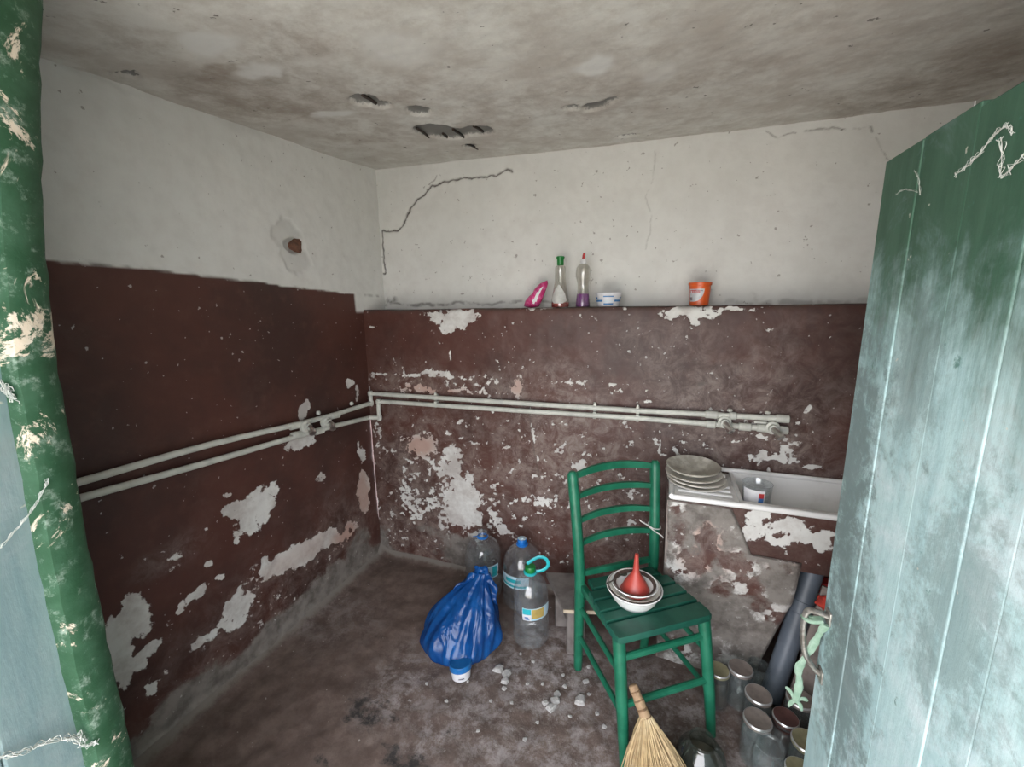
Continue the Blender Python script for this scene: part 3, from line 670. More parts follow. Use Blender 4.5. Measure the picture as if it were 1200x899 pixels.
for p in ((XP, YP, .99), (XP+.002, YP, 1.046), (XP+.056, YP-.004, .905), (XP+.058, YP-.003, 1.000)):
    MB().lathe([(0, -.018), (.012, -.016), (.0165, -.007), (.0165, .007), (.012, .016), (0, .018)], 14).build('elbow', PIPEP, wb_, loc=Vector(p)-oB)
def clip(parent, o, p, axis):
    mb = MB()
    if axis == 'y': mb.box((.010, 0, 0), (.030, .016, .034), bev=.003)
    else: mb.box((0, .010, 0), (.016, .030, .034), bev=.003)
    mb.build('pipe_clip', PIPEP, parent, loc=Vector(p)-o)
for x in (-1.18, -.30, -.10):
    zu = float(np.interp(x, [-.73, -.09, .5], [1.050, 1.053, 1.060])); zl = float(np.interp(x, [-.73, -.09, .5], [1.010, 1.016, 1.011]))
    clip(wb_, oB, (x, YP+.0, zu), 'x'); clip(wb_, oB, (x, YP+.0, zl), 'x')
    MB().tube([(0, 0, .014), (0, .004, .026)], .006, 8).build('clip_screw', PIPEP, wb_, loc=Vector((x, YP, zu))-oB)
def outlet(parent, o, p, heading, turn):
    """wall-plate elbow of a tap: flange, body, and a chrome threaded stub hanging out and down"""
    R = Matrix.Rotation(heading, 3, 'Z')                      # local +x points into the room
    e = bpy.data.objects.new('tap_outlet', None)
    fl = MB(); fl.lathe([(0, -.012), (.027, -.012), (.029, -.006), (.027, .006), (.019, .010), (.017, .024), (0, .025)], 20, R=R @ Matrix.Rotation(math.radians(90), 3, 'Y'))
    t = fl.build('tap_outlet', PIPEP, parent, loc=Vector(p)-o)
    a = [R @ Vector(q) for q in ((.020, 0, 0), (.042, turn*.006, -.006), (.058, turn*.018, -.020))]
    MB().tube(a, [.0125, .013, .012], 12).build('chrome_stub', CHROME, t)
    b = [R @ Vector(q) for q in ((.052, turn*.014, -.015), (.062, turn*.021, -.024))]
    MB().tube(b, [.0165, .0165], 6).build('hex_nut', CHROME, t)
    return t
# back wall tap pair at the basin end
for x, z in ((.268, 1.030), (.452, 1.020)):
    outlet(wb_, oB, (x, YP-.012, z), -math.pi/2, 1 if x < .3 else 1)
for (x, z, l) in ((.215, 1.057, .05), (.30, 1.058, .03), (.488, 1.0595, .05), (.215, 1.012, .04), (.35, 1.012, .05), (.495, 1.010, .035), (.42, 1.012, .05)):
    MB().tube([(-l/2, 0, 0), (-l/2+.003, 0, 0), (l/2-.003, 0, 0), (l/2, 0, 0)], [.0135, .0175, .0175, .0135], 12).build('coupling', PIPEP, wb_, loc=Vector((x, YP, z))-oB)
for x in (.285, .43):
    MB().lathe([(0, 0), (.010, .001), (.012, .006), (.008, .012), (0, .013)], 10).build('screw_head', PIPEP, wb_, loc=Vector((x, YP-.006, 1.078))-oB)
    MB().box((0, 0, 0), (.05, .014, .010), bev=.003).build('mount_plate', PIPEP, wb_, loc=Vector((x-.02, YP+.006, 1.036))-oB)
# left wall outlet pair
for q in ((358, 500), (382, 495)):
    p = on_x(*q, XP+.012); outlet(wl, oL, p, 0.0, -1)
for q, l in (((345, 499), .05), ((392, 487), .06), ((347, 510), .05), ((374, 505), .05)):
    p = Vector(on_x(*q, XP)); dr = Vector(Lu[3]-Lu[2]).normalized()
    MB().tube([p-oL-dr*l/2, p-oL-dr*(l/2-.003), p-oL+dr*(l/2-.003), p-oL+dr*l/2], [.0135, .0175, .0175, .0135], 12).build('coupling', PIPEP, wl)
for q in ((373, 484), (412, 473)):
    p = Vector(on_x(*q, XL+.02)); MB().lathe([(0, -.012), (.010, -.008), (.012, 0), (.008, .010), (0, .012)], 10).build('screw_head', PIPEP, wl, loc=p-oL)

# ------------------------------------------------------------------ basin
bz = .80; bx0, bx1, by0, by1 = .052, .82, 1.668, 2.018
bs = thing('basin', 'long white enamel basin with ribbed draining board against the back wall', 'sink', (bx0, by0, bz-.15)); oS = Vector((bx0, by0, bz-.15))
def sbox(name, c, s, bev=.003, par=None, mat=ENAMEL): return MB().box(Vector(c)-oS, s, bev=bev).build(name, mat, par or bs)
SPL = .305      # where the bowl starts
# rolled rim
MB().tube(st([(bx0+.012, by0+.008, bz-.008), (bx1, by0+.008, bz-.008)], oS), .0115, 12).build('front_rim', ENAMEL, bs)
MB().tube(st([(bx0+.008, by0+.008, bz-.008), (bx0+.008, by1-.006, bz-.006)], oS), .011, 12).build('side_rim', ENAMEL, bs)
MB().tube(st([(bx0+.008, by1-.010, bz+.004), (bx1, by1-.010, bz+.004)], oS), .010, 12).build('back_rim', ENAMEL, bs)
sbox('draining_board', ((bx0+SPL)/2+.006, (by0+by1)/2, bz-.018), (SPL-bx0-.012, by1-by0-.02, .010), .004)
for k in range(7):
    y = by0+.045+k*.042
    MB().tube(st([(bx0+.035, y, bz-.014), (SPL-.02, y, bz-.014)], oS), .008, 8).build('rib', ENAMEL, bs)
bw = MB()
def shell(mb, x0, x1, y0, y1, zt, zb, t, ins):
    # open bowl: sloping inner and outer walls
    def ring(xa, xb, ya, yb, z): return [(xa, ya, z), (xb, ya, z), (xb, yb, z), (xa, yb, z)]
    rows = [ring(x0, x1, y0, y1, zb), ring(x0, x1, y0, y1, zt), ring(x0+t, x1-t, y0+t, y1-t, zt), ring(x0+t+ins, x1-t-ins, y0+t+ins, y1-t-ins, zb+t)]
    vs = [Vector(p)-oS for r in rows for p in r]; fs = [(3, 2, 1, 0)]
    for j in range(3):
        for k in range(4): fs.append((j*4+k, j*4+(k+1) % 4, j*4+4+(k+1) % 4, j*4+4+k))
    fs.append((12, 13, 14, 15)); mb.add(vs, fs)
shell(bw, SPL, bx1, by0+.030, by1-.002, bz-.004, bz-.150, .012, .012)
bw.build('basin_bowl', ENAMEL, bs, False)

# stacked plates on the draining board
def plate(c, r, h, label, tilt=(0, 0), mat=DISH, deep=.55):
    pr = [(0, .003), (r*deep*.9, .003), (r*deep, .0), (r*deep+.004, .002), (r*.80, h*.55), (r, h), (r+.001, h+.003), (r-.004, h+.0045), (r*.80, h*.55+.006), (r*deep, .0085), (r*deep*.85, .0065), (0, .0065)]
    o = MB().lathe(pr, 40).build('plate', mat, None, ang=50, loc=c)
    o.rotation_euler = (tilt[0], tilt[1], random.random()*6)
    return tag(o, label, 'plate', 'plates stacked on the draining board')
DISH2 = simple('grey_green_dusty_dish', (0.58, 0.565, 0.50), (0.34, 0.32, 0.27), 0.4, scale=16, lo=.4, hi=.62)
pc = (.150, 1.845)
pz0 = bz-.014
plate((pc[0]+.010, pc[1]-.004, pz0), .118, .020, 'bottom plate of the stack on the draining board')
plate((pc[0]+.004, pc[1], pz0+.014), .116, .020, 'second plate from the bottom of the draining board stack', (.02, .01))
plate((pc[0]-.004, pc[1]+.006, pz0+.030), .112, .021, 'third plate from the bottom of the draining board stack', (-.02, .03))
plate((pc[0]-.006, pc[1]+.012, pz0+.047), .108, .030, 'dusty deep plate topmost of the draining board stack', (.05, -.02), DISH2, .5)

# clear plastic cup in the bowl
CUPM = clear('clear_cup_plastic', (.90, .92, .93), .10)
cp = on_z(871, 588, .735); cp = np.array((.345, 1.775, bz-.030))
cup = thing('plastic_cup', 'clear plastic cup with a colourful label standing in the basin', 'cup', (cp[0], cp[1], bz-.0325-.0))
cprof = [(0, 0), (.030, 0), (.032, .004), (.036, .055), (.039, .088), (.0405, .090), (.0395, .0905), (.0375, .088), (.0345, .055), (.030, .006), (0, .004)]
cup.location = (.378, 1.80, bz-.1375)
cprof = [(r*1.36, z*1.98) for r, z in cprof]
MB().lathe(cprof, 28).build('body', CUPM, cup)
cr = rad([(r, z) for r, z in cprof[:6]]); hc = face_cam((.372, 1.80))
LW = simple('label_white', (.68, .68, .69), (.60, .60, .63), .5); LR = simple('label_red', (.45, .03, .03), None, .5); LB = simple('label_blue', (.06, .18, .45), None, .5); LGN = simple('label_green', (.10, .32, .08), None, .5); LY = simple('label_ochre', (.45, .33, .10), None, .5)
lab = MB().patch(cr, hc-1.0, hc+.55, .075, .165).build('label', LW, cup)
MB().patch(cr, hc+.15, hc+.5, .135, .155, off=.002).build('red_print', LR, lab); MB().patch(cr, hc+.15, hc+.5, .105, .135, off=.002).build('blue_print', LB, lab); MB().patch(cr, hc+.15, hc+.5, .080, .105, off=.002).build('green_print', LGN, lab)

# drain pipe and things in the corner behind the door
PVC = simple('grey_plastic_pipe', (0.105, 0.125, 0.155), (0.075, 0.09, 0.11), .45, scale=8)
T_ = Vector(on_y(957, 655, 1.80)); B_ = Vector(on_z(902, 822, 0.0)); B_.z = 0.015
dp = thing('drain_pipe', 'thick grey plastic drain pipe slanting from the basin to the floor', 'pipe', B_)
MB().tube([Vector((0, 0, 0)), (T_-B_)*.5, T_-B_], .0375, 20).build('tube', PVC, dp)
MB().tube([(T_-B_)*.62, (T_-B_)*.625, (T_-B_)*.70, (T_-B_)*.705], [.0375, .040, .040, .0375], 20).build('socket', PVC, dp)
GREYW = simple('grey_weathered_wood', (0.22, 0.185, 0.165), (0.13, 0.105, 0.095), .8, scale=14, bump=.4)
pb = Vector((.535, 1.60, .02)); pt = Vector(on_y(978, 692, 1.70)); dr = (pt-pb)
q = dr.to_track_quat('Z', 'Y').to_matrix()
o = MB().box((0, 0, dr.length/2), (.075, .018, dr.length), bev=.003).build('wooden_board', GREYW, None, loc=pb)
o.rotation_euler = (q @ Matrix.Rotation(.5, 3, 'Z')).to_euler(); tag(o, 'grey weathered board leaning beside the drain pipe behind the door', 'board')
REDC = simple('red_cloth', (.50, .05, .03), (.32, .03, .02), .9, scale=30)
WHP = simple('white_plastic_bag', (.66, .65, .68), (.52, .50, .55), .35, scale=10, bump=.6, bdist=.01)
def lump(name, c, r, mat, label, cat, seed, amp=.25, fz=1.0, seg=22):
    rn = random.Random(seed); ph = [(rn.uniform(0, 6), rn.uniform(0, 6), rn.randint(2, 5), rn.randint(2, 5)) for _ in range(5)]
    vs, fs = [], []; nr = 14
    for j in range(nr+1):
        t = math.pi*j/nr
        for k in range(seg):
            a = 2*math.pi*k/seg
            w = 1+sum(amp/(i+1.5)*math.sin(p[2]*a+p[0])*math.sin(p[3]*t+p[1]) for i, p in enumerate(ph))*math.sin(t)
            vs.append((r[0]*w*math.sin(t)*math.cos(a), r[1]*w*math.sin(t)*math.sin(a), r[2]*(-math.cos(t)*w*fz)))
    for j in range(nr):
        for k in range(seg):
            a, b = j*seg+k, j*seg+(k+1) % seg; fs.append((a, b, b+seg, a+seg))
    zmin = min(v[2] for v in vs); vs = [(v[0], v[1], v[2]-zmin) for v in vs]
    o = MB().add(vs, fs).build(name, mat, None, loc=c); return tag(o, label, cat) if label else o
# white canister with a folded red cloth on its shoulder
cx, cy = .72, 1.86
cn = thing('canister', 'white plastic canister standing behind the drain pipe under the basin', 'canister', (cx, cy, 0))
MB().box((0, 0, .19), (.20, .13, .38), bev=.03).build('body', WHP, cn)
MB().lathe([(.030, .375), (.030, .39), (.026, .395), (.026, .43), (0, .432)], 18, c=(-.05, 0, 0)).build('cap', LR, cn)
MB().tube(spline([(0, 0, .37), (.02, 0, .415), (.06, 0, .425), (.085, 0, .40), (.09, 0, .36)], 5), .012, 8).build('handle', WHP, cn)
lump('red_cloth', (.600, 1.715, .395), (.035, .022, .030), REDC, 'crumpled red cloth beside the white canister under the basin', 'cloth', 5, .3)
bpy.data.objects["red_cloth"].location = tuple(on_y(970, 707, 1.685)-np.array((0, 0, .03)))
# ------------------------------------------------------------------ chair
CC = Vector((-.030, 1.488, 0)); CR = math.radians(36)
ch = thing('chair', 'green painted wooden ladder-back chair with slatted seat holding a bowl', 'chair', CC, CR)
SZ = .455
for s in (-1, 1):
    post = spline([(s*.162, .205, 0), (s*.168, .190, .22), (s*.172, .180, .44), (s*.178, .192, .62), (s*.186, .215, .80), (s*.190, .228, .895)], 5)
    n = len(post); MB().tube(post, [.0175+.004*min(1, i/8) for i in range(n-2)]+[.020, .012], 14).build('rear_leg', GREEN, ch)
    MB().tube([(s*.178, -.200, 0), (s*.177, -.178, .15), (s*.174, -.145, .34), (s*.172, -.126, SZ-.018)], [.0165, .0195, .0215, .0225], 14).build('front_leg', GREEN, ch)
    for z, r in ((.310, .0105), (.170, .0105)):
        MB().tube([(s*.174, -.20+.166*z, z), (s*.172, 0, z+.004), (s*.168, .19, z+.008)], r, 10).build('side_rung', GREEN, ch)
    MB().box((s*.165, .025, SZ-.037), (.022, .30, .030), bev=.003).build('seat_rail', GREEN, ch)
for z, r in ((.365, .0125), (.205, .0125)):
    MB().tube([(-.172, -.20+.166*z, z), (0, -.202+.166*z, z+.003), (.172, -.20+.166*z, z)], r, 10).build('front_rung', GREEN, ch)
MB().tube([(-.165, .195, .345), (.165, .195, .345)], .011, 10).build('rear_rung', GREEN, ch)
def backrail(z, h, arch, bow=.030, t=.014):
    mb = MB(); vs, fs = [], []; N = 16
    zz = np.interp(z, [.44, .62, .80, .895], [.180, .192, .215, .228]); hw = float(np.interp(z, [.44, .62, .80, .895], [.170, .176, .184, .188]))
    for i in range(N+1):
        u = -1+2*i/N; x = u*hw; y = zz + bow*(1-u*u); zc = z + arch*(1-u*u)
        hh = h*(.75+.25*(1-u*u))
        for (dy, dz) in ((-t/2, -hh/2), (t/2, -hh/2), (t/2, hh/2), (-t/2, hh/2)): vs.append((x, y+dy, zc+dz))
    for i in range(N):
        for k in range(4):
            a, b = i*4+k, i*4+(k+1) % 4; fs.append((a, b, b+4, a+4))
    fs += [(0, 1, 2, 3), tuple(len(vs)-4+k for k in (3, 2, 1, 0))]
    mb.add(vs, fs).build('back_rail', GREEN, ch)
backrail(.872, .030, .016); backrail(.788, .026, .012); backrail(.690, .026, .010); backrail(.595, .026, .008)
backrail(.470, .026, 0, .0)
# seat slats: a broad rounded front board and three narrower ones
def slat(y0, y1, w0, w1, nose=0.0):
    mb = MB(); top, th = SZ, .022
    pts = [(-w0, y0), (w0, y0), (w1, y1), (-w1, y1)]
    if nose: pts = [(-w0+nose, y0), (w0-nose, y0), (w0-nose*.3, y0+nose*.3), (w0, y0+nose), (w1, y1), (-w1, y1), (-w0, y0+nose), (-w0+nose*.3, y0+nose*.3)]
    n = len(pts); vs = [(x, y, top-th) for x, y in pts]+[(x, y, top-.004) for x, y in pts]+[(x*.985, y+(.003 if k < n//2 else -.003), top) for k, (x, y) in enumerate(pts)]
    fs = [tuple(range(n-1, -1, -1)), tuple(range(2*n, 3*n))]
    for j in range(2):
        fs += [(j*n+k, j*n+(k+1) % n, (j+1)*n+(k+1) % n, (j+1)*n+k) for k in range(n)]
    mb.add(vs, fs).build('seat_slat', SEATG, ch, ang=40)
slat(-.154, -.080, .194, .192, .022); slat(-.070, -.028, .190, .186); slat(-.018, .032, .186, .181); slat(.042, .092, .180, .176); slat(.102, .160, .150, .146)
# twist of clear wire round the right rear post
WIRE = simple('clear_twine', (.62, .62, .58), (.5, .5, .48), .3)
pw = CC + Matrix.Rotation(CR, 3, 'Z') @ Vector((.178, .192, .62))
tw = MB()
tw.tube(spline([(-.022, -.022, .004), (.0, -.026, -.004), (.024, -.010, -.006), (.014, .022, 0), (-.018, .020, .004), (-.026, -.01, 0), (-.004, -.027, -.010), (.03, -.03, -.028), (.036, -.034, -.036)], 5), .0024, 6)
tw.tube(spline([(-.022, -.022, .004), (-.05, -.03, .02), (-.062, -.03, .030)], 5), .0024, 6)
tag(tw.build('twine', WIRE, None, loc=pw), 'clear twine tied around the right rear chair post', 'twine')

# bowl nest on the seat
bc = Vector(on_z(743, 696, SZ+.03)); bc.z = SZ
bo = [(0, .002), (.058, .002), (.060, .0), (.064, .001), (.080, .022), (.094, .052), (.099, .060), (.1015, .061), (.0995, .0635), (.0955, .060), (.090, .050), (.077, .024), (.060, .006), (0, .005)]
o = MB().lathe(bo, 44).build('bowl', ENAMEL, None, ang=60, loc=bc); tag(o, 'white enamel bowl on the slatted seat of the green chair', 'bowl')
DARKB = simple('dark_brown_glaze', (.10, .065, .055), (.06, .04, .035), .3, scale=20)
def dish(name, c, r, z, label, mats, prof):
    t = thing(name, label, 'plate', Vector(c)+Vector((0, 0, z)))
    MB().lathe([(a*r, b) for a, b in prof], 44).build('body', mats[0], t, ang=60)
    return t
pf = [(0, 0), (.55, 0), (.60, .003), (.85, .026), (.985, .034), (1.0, .036), (.985, .038), (.84, .031), (.58, .0075), (0, .005)]
d_ = dish('plate', bc, .094, .029, 'white deep plate with brown rim nested in the enamel bowl', [DISH], pf)
MB().lathe([(.0915, .0375), (.0950, .0375), (.0950, .0355), (.0915, .0365), (.0915, .0375)], 44).build('rim_band', DARKB, d_)
d_ = dish('plate', bc, .084, .042, 'dusty white plate with brown ring under the red funnel', [ENAMEL], pf)
MB().lathe([(.066, .0295), (.077, .0375), (.076, .0385), (.066, .0305), (.066, .0295)], 44).build('rim_band', DARKB, d_)
REDP = simple('faded_red_plastic', (.42, .060, .045), (.34, .045, .035), .42, scale=10, bump=.15)
fp = [(.050, 0), (.0515, .002), (.0510, .006), (.0475, .014), (.0410, .030), (.031, .048), (.021, .063), (.0145, .074), (.0115, .084), (.0098, .105), (.0080, .130), (.0066, .148), (.0052, .1485), (.0062, .130), (.0085, .10), (.0100, .082), (.0190, .062), (.040, .028), (.049, .004), (.050, 0)]
fu = thing('funnel', 'faded red plastic funnel upside down in the plates on the chair', 'funnel', bc+Vector((.004, -.006, .0495)))
MB().lathe(fp, 36).build('cone', REDP, fu, ang=60)
MB().lathe([(.0515, .0), (.0535, .002), (.0535, .005), (.051, .007)], 36).build('lip', REDP, fu)
SPM = simple('dull_tin_metal', (.30, .28, .26), (.16, .14, .13), .4, .8, scale=40)
sp_ = thing('spoon', 'dull metal spoon lying across the plate beside the red funnel', 'spoon', bc+Vector((-.080, .010, .081)), math.radians(20), rot=(0, math.radians(7), math.radians(195)))
MB().tube(spline([(-.055, 0, .004), (-.02, 0, .001), (.03, 0, 0), (.075, 0, .001)], 5), [.003]*8+[.004]*4+[.006]*4, 8, squash=(.45, 1)).build('handle', SPM, sp_)
s1 = Vector(on_z(708, 686, SZ+.090)); s2 = Vector(on_z(733, 672, SZ+.070)); xa = (s1-s2).normalized(); ya = Vector((0, 0, 1)).cross(xa).normalized(); za = xa.cross(ya)
sp_.rotation_euler = Matrix((xa, ya, za)).transposed().to_euler(); sp_.location = (s1+s2)/2; sp_.scale = (.72, .8, .8)
mb = MB(); vs, fs = [], []
for j in range(5):
    for k in range(18):
        a = 2*math.pi*k/18; q = j/4
        vs.append((-.075+.026*q*math.cos(a), .018*q*math.sin(a), -.006*(1-q*q)+.004))
for j in range(4):
    for k in range(18): fs.append((j*18+k, j*18+(k+1) % 18, j*18+18+(k+1) % 18, j*18+18+k))
ob = mb.add(vs, fs).build('spoon_bowl', SPM, sp_); sm = ob.modifiers.new('t', 'SOLIDIFY'); sm.thickness = .0015

# ------------------------------------------------------------------ big water bottles
PET = clear('clear_pet', (.92, .94, .95), .085, (.55, .58, .60), .09, 1.40)
CAPB = simple('blue_cap_plastic', (.015, .16, .52), (.01, .12, .42), .35); CAPG = simple('green_cap_plastic', (.010, .19, .035), (.01, .15, .03), .4); TURQ = simple('turquoise_plastic', (.02, .42, .45), (.02, .35, .40), .4)
LPALE = simple('label_pale_blue', (.40, .58, .68), (.55, .66, .72), .5); LDARK = simple('label_dark', (.10, .10, .14), (.25, .16, .14), .5, scale=90); LTURQ = simple('label_turquoise', (.02, .40, .46), None, .5)
def bottle(loc, R, Hh, label, capm, ringm, kind, lean=0.0):
    t = thing('water_bottle', label, 'bottle', loc, 0, 'empty water bottles by the back wall', rot=(lean, 0, 0))
    hb = Hh-.030
    pr = smooth_prof([(R*.80, 0), (R*.97, .012), (R*1.0, hb*.14), (R*.955, hb*.20), (R*1.0, hb*.26), (R*1.0, hb*.40), (R*.955, hb*.46), (R*1.0, hb*.52), (R*1.0, hb*.64), (R*.95, hb*.76), (R*.79, hb*.87), (R*.52, hb*.945), (.028, hb*.992), (.021, hb+.012)], 4)
    rf = rad(pr)
    wob = lambda a, z: 1+.010*math.sin(9*a)*(1 if z < hb*.9 else 0)+.018*math.sin(2*a+z*20)
    MB().lathe([(0, .012), (R*.5, .006)]+pr, 40, wob=wob).build('body', PET, t)
    hc = face_cam(loc)
    cap = MB().lathe([(.0235, hb+.004), (.0245, hb+.006), (.0245, hb+.026), (.0225, hb+.030), (0, hb+.0305)], 24).build('cap', capm, t)
    MB().lathe([(.024, hb-.006), (.0305, hb-.005), (.0315, hb+.001), (.026, hb+.005), (.024, hb+.005), (.024, hb-.006)], 24).build('neck_ring', ringm, t)
    if kind == 1:
        MB().tube([(.028*math.cos(hc-1.5), .028*math.sin(hc-1.5), hb), (.052*math.cos(hc-1.5), .052*math.sin(hc-1.5), hb+.001)], .0055, 8, squash=(.5, 1.3)).build('handle_tab', ringm, t)
        l = MB().patch(rf, hc-.35, hc+.85, hb*.42, hb*.64, off=.003).build('label', LPALE, t)
        MB().patch(rf, hc-.30, hc+.25, hb*.45, hb*.61, off=.0045).build('label_print', LDARK, l); MB().patch(rf, hc+.45, hc+.75, hb*.44, hb*.62, off=.0045).build('label_panel', LTURQ, l)
    elif kind == 2:
        l = MB().patch(rf, hc-1.3, hc+.3, hb*.42, hb*.62, off=.003).build('label', LPALE, t)
        MB().patch(rf, hc-1.25, hc+.25, hb*.44, hb*.47, off=.0045).build('label_print', LTURQ, l); MB().patch(rf, hc-.9, hc-.1, hb*.52, hb*.58, off=.0045).build('label_print', LTURQ, l)
        MB().lathe([(.0225, hb+.0305), (.012, hb+.031), (.010, hb+.034), (0, hb+.0345)], 16).build('cap_button', LPALE, cap)
    else:
        # carrying loop standing up beside the neck
        side = Vector((math.cos(hc+1.57), math.sin(hc+1.57), 0)); up = Vector((0, 0, 1)); b0 = Vector((0, 0, hb))
        pts = [b0+side*.028, b0+side*.062+up*.010, b0+side*.082+up*.036, b0+side*.070+up*.066, b0+side*.042+up*.074, b0+side*.016+up*.062, b0+side*.006+up*.040-side*.02]
        MB().tube(spline(pts, 5), .0052, 8, squash=(1.5, .6)).build('carrying_loop', TURQ, t)
        l = MB().patch(rf, hc-.45, hc+1.25, hb*.455, hb*.635, off=.003).build('label', LPALE, t)
        MB().patch(rf, hc-.42, hc+.02, hb*.555, hb*.63, off=.0045).build('label_panel', LTURQ, l); MB().patch(rf, hc-.42, hc+.02, hb*.46, hb*.55, off=.0045).build('label_panel', LW, l)
        MB().patch(rf, hc+.05, hc+.75, hb*.49, hb*.625, off=.0045).build('label_picture', LY, l)
        MB().patch(rf, hc-.32, hc-.12, hb*.50, hb*.52, off=.0055).build('label_print', LB, l); MB().patch(rf, hc-.25, hc-.06, hb*.475, hb*.49, off=.0055).build('label_print', LB, l)
    return t
bottle((-.866, 1.885, 0), .100, .360, 'large clear water bottle with blue tab, behind the blue bag', PET, CAPB, 1)
bottle((-.640, 1.880, 0), .102, .362, 'large clear water bottle with solid blue cap, nearest the chair back wall', CAPB, CAPB, 2)
bottle((-.524, 1.650, 0), .082, .378, 'clear water bottle with green cap and turquoise carrying loop', CAPG, TURQ, 3)

# ------------------------------------------------------------------ blue carrier bag
def bag_mat():
    ma, nt, out = _nt('blue_bag_film')
    n = noise(nt, 10, 5, .7, .6)
    c = mixc(nt, mapr(nt, n, .35, .7), (.005, .050, .20), (.010, .105, .35))
    wv = node(nt, 'ShaderNodeTexNoise'); wv.inputs['Scale'].default_value = 15; wv.inputs['Detail'].default_value = 2; wv.inputs['Distortion'].default_value = .5
    mp = node(nt, 'ShaderNodeMapping'); mp.inputs['Scale'].default_value = (1, 1, .3); mp.inputs['Rotation'].default_value = (.4, .25, 0)
    nt.links.new(nt.nodes['TC'].outputs['Object'], mp.inputs[0]); nt.links.new(mp.outputs[0], wv.inputs['Vector'])
    p = bsdf(nt, out, c, .24, 0, wv.outputs['Fac'], .8, .03)
    tl = node(nt, 'ShaderNodeBsdfTranslucent'); tl.inputs[0].default_value = (.02, .16, .55, 1)
    mx = node(nt, 'ShaderNodeMixShader'); mx.inputs[0].default_value = .25
    nt.links.new(p.outputs[0], mx.inputs[1]); nt.links.new(tl.outputs[0], mx.inputs[2]); nt.links.new(mx.outputs[0], out.inputs['Surface'])
    return ma
BLUEBAG = bag_mat()
bgc = Vector((-.820, 1.500, 0))
bg = thing('carrier_bag', 'knotted blue plastic carrier bag standing on the floor', 'bag', bgc)
rn = random.Random(3); seg, rows = 84, 40
apex = Vector((.070, .120, .315))
vs, fs = [], []
prof = smooth_prof([(.60, 0), (.90, .05), (1.0, .16), (.97, .30), (.82, .48), (.60, .66), (.38, .82), (.19, .93), (.13, 1.0)], 5)
hs = np.linspace(0, 1, rows); pr_r = np.interp(hs, [q[1] for q in prof], [q[0] for q in prof])
for j, (h, r) in enumerate(zip(hs, pr_r)):
    cx_ = apex.x*h**1.5; cy_ = apex.y*h**1.3; z = apex.z*h
    for k in range(seg):
        a = 2*math.pi*k/seg
        rx = .200 if math.cos(a) < 0 else .172; ry = .150
        fold = (.055*math.sin(7*a+1.0+2*h)+.045*math.sin(12*a+.5-3*h)+.035*math.sin(19*a+4*h))*min(1, .25+h*1.6) + .05*math.sin(3*a+5*h)+.035*math.sin(5*a-9*h+2)
        w = r*(1+fold)
        vs.append((cx_+rx*w*math.cos(a), cy_+ry*w*math.sin(a), z+.012*math.sin(4*a+8*h)*(h > .05)*(1-h)))
for j in range(rows-1):
    for k in range(seg):
        a, b = j*seg+k, j*seg+(k+1) % seg; fs.append((a, b, b+seg, a+seg))
fs.append(tuple(range(seg-1, -1, -1)))
MB().add(vs, fs).build('body', BLUEBAG, bg, ang=80)
def ribbon(pts, w, name, parent, mat):
    P = spline(pts, 6); vs, fs = [], []; n = len(P)
    for i, p in enumerate(P):
        t = (P[min(i+1, n-1)]-P[max(i-1, 0)]).normalized(); s = t.cross(Vector((.3, 1, .2))).normalized(); u = s.cross(t)
        ww = w*(1+.2*math.sin(i*1.1))
        for q in (-1, -.5, 0, .5, 1): vs.append(p+s*q*ww+u*(.010*math.cos(q*5+i*.6)))
    for i in range(n-1):
        for k in range(4): fs.append((i*5+k, i*5+k+1, i*5+6+k, i*5+5+k))
    o = MB().add(vs, fs).build(name, mat, parent, ang=80); m = o.modifiers.new('t', 'SOLIDIFY'); m.thickness = .0012
    return o
ribbon([apex+Vector((-.03, -.01, -.03)), apex+Vector((-.012, -.012, .012)), apex+Vector((.010, -.012, .018)), apex+Vector((.035, -.015, -.005)), apex+Vector((.060, -.03, -.05)), apex+Vector((.075, -.05, -.11))], .026, 'handle', bg, BLUEBAG)
ribbon([apex+Vector((.0, .0, -.02)), apex+Vector((-.035, -.02, -.02)), apex+Vector((-.085, -.05, -.065)), apex+Vector((-.13, -.08, -.11))], .022, 'handle', bg, BLUEBAG)
# white pot with a blue screw lid lying at its foot
LIDB = simple('blue_lid_plastic', (.015, .13, .36), (.01, .10, .30), .3)
WHITEP = simple('white_pot_plastic', (.62, .62, .64), (.55, .55, .57), .4)
pp = on_z(541, 786, .03)
PSC = 1.18
pot = thing('plastic_pot', 'white plastic pot with blue screw lid at the foot of the blue bag', 'pot', (pp[0], pp[1]-.005, 0), 0, rot=(math.radians(-8), math.radians(-6), 0))
MB().lathe([(0, .004), (.030, .004), (.033, .007), (.036, .034), (.036, .040)], 28).build('body', WHITEP, pot); pot.scale = (PSC,)*3
MB().lathe([(.036, .038), (.040, .039), (.0405, .055), (.038, .058), (.036, .0565), (0, .0555)], 28).build('lid', LIDB, pot)
MB().patch(rad([(.033, .007), (.036, .034)]), -1.35, -.75, .016, .020, off=.001).build('print', LDARK, pot)

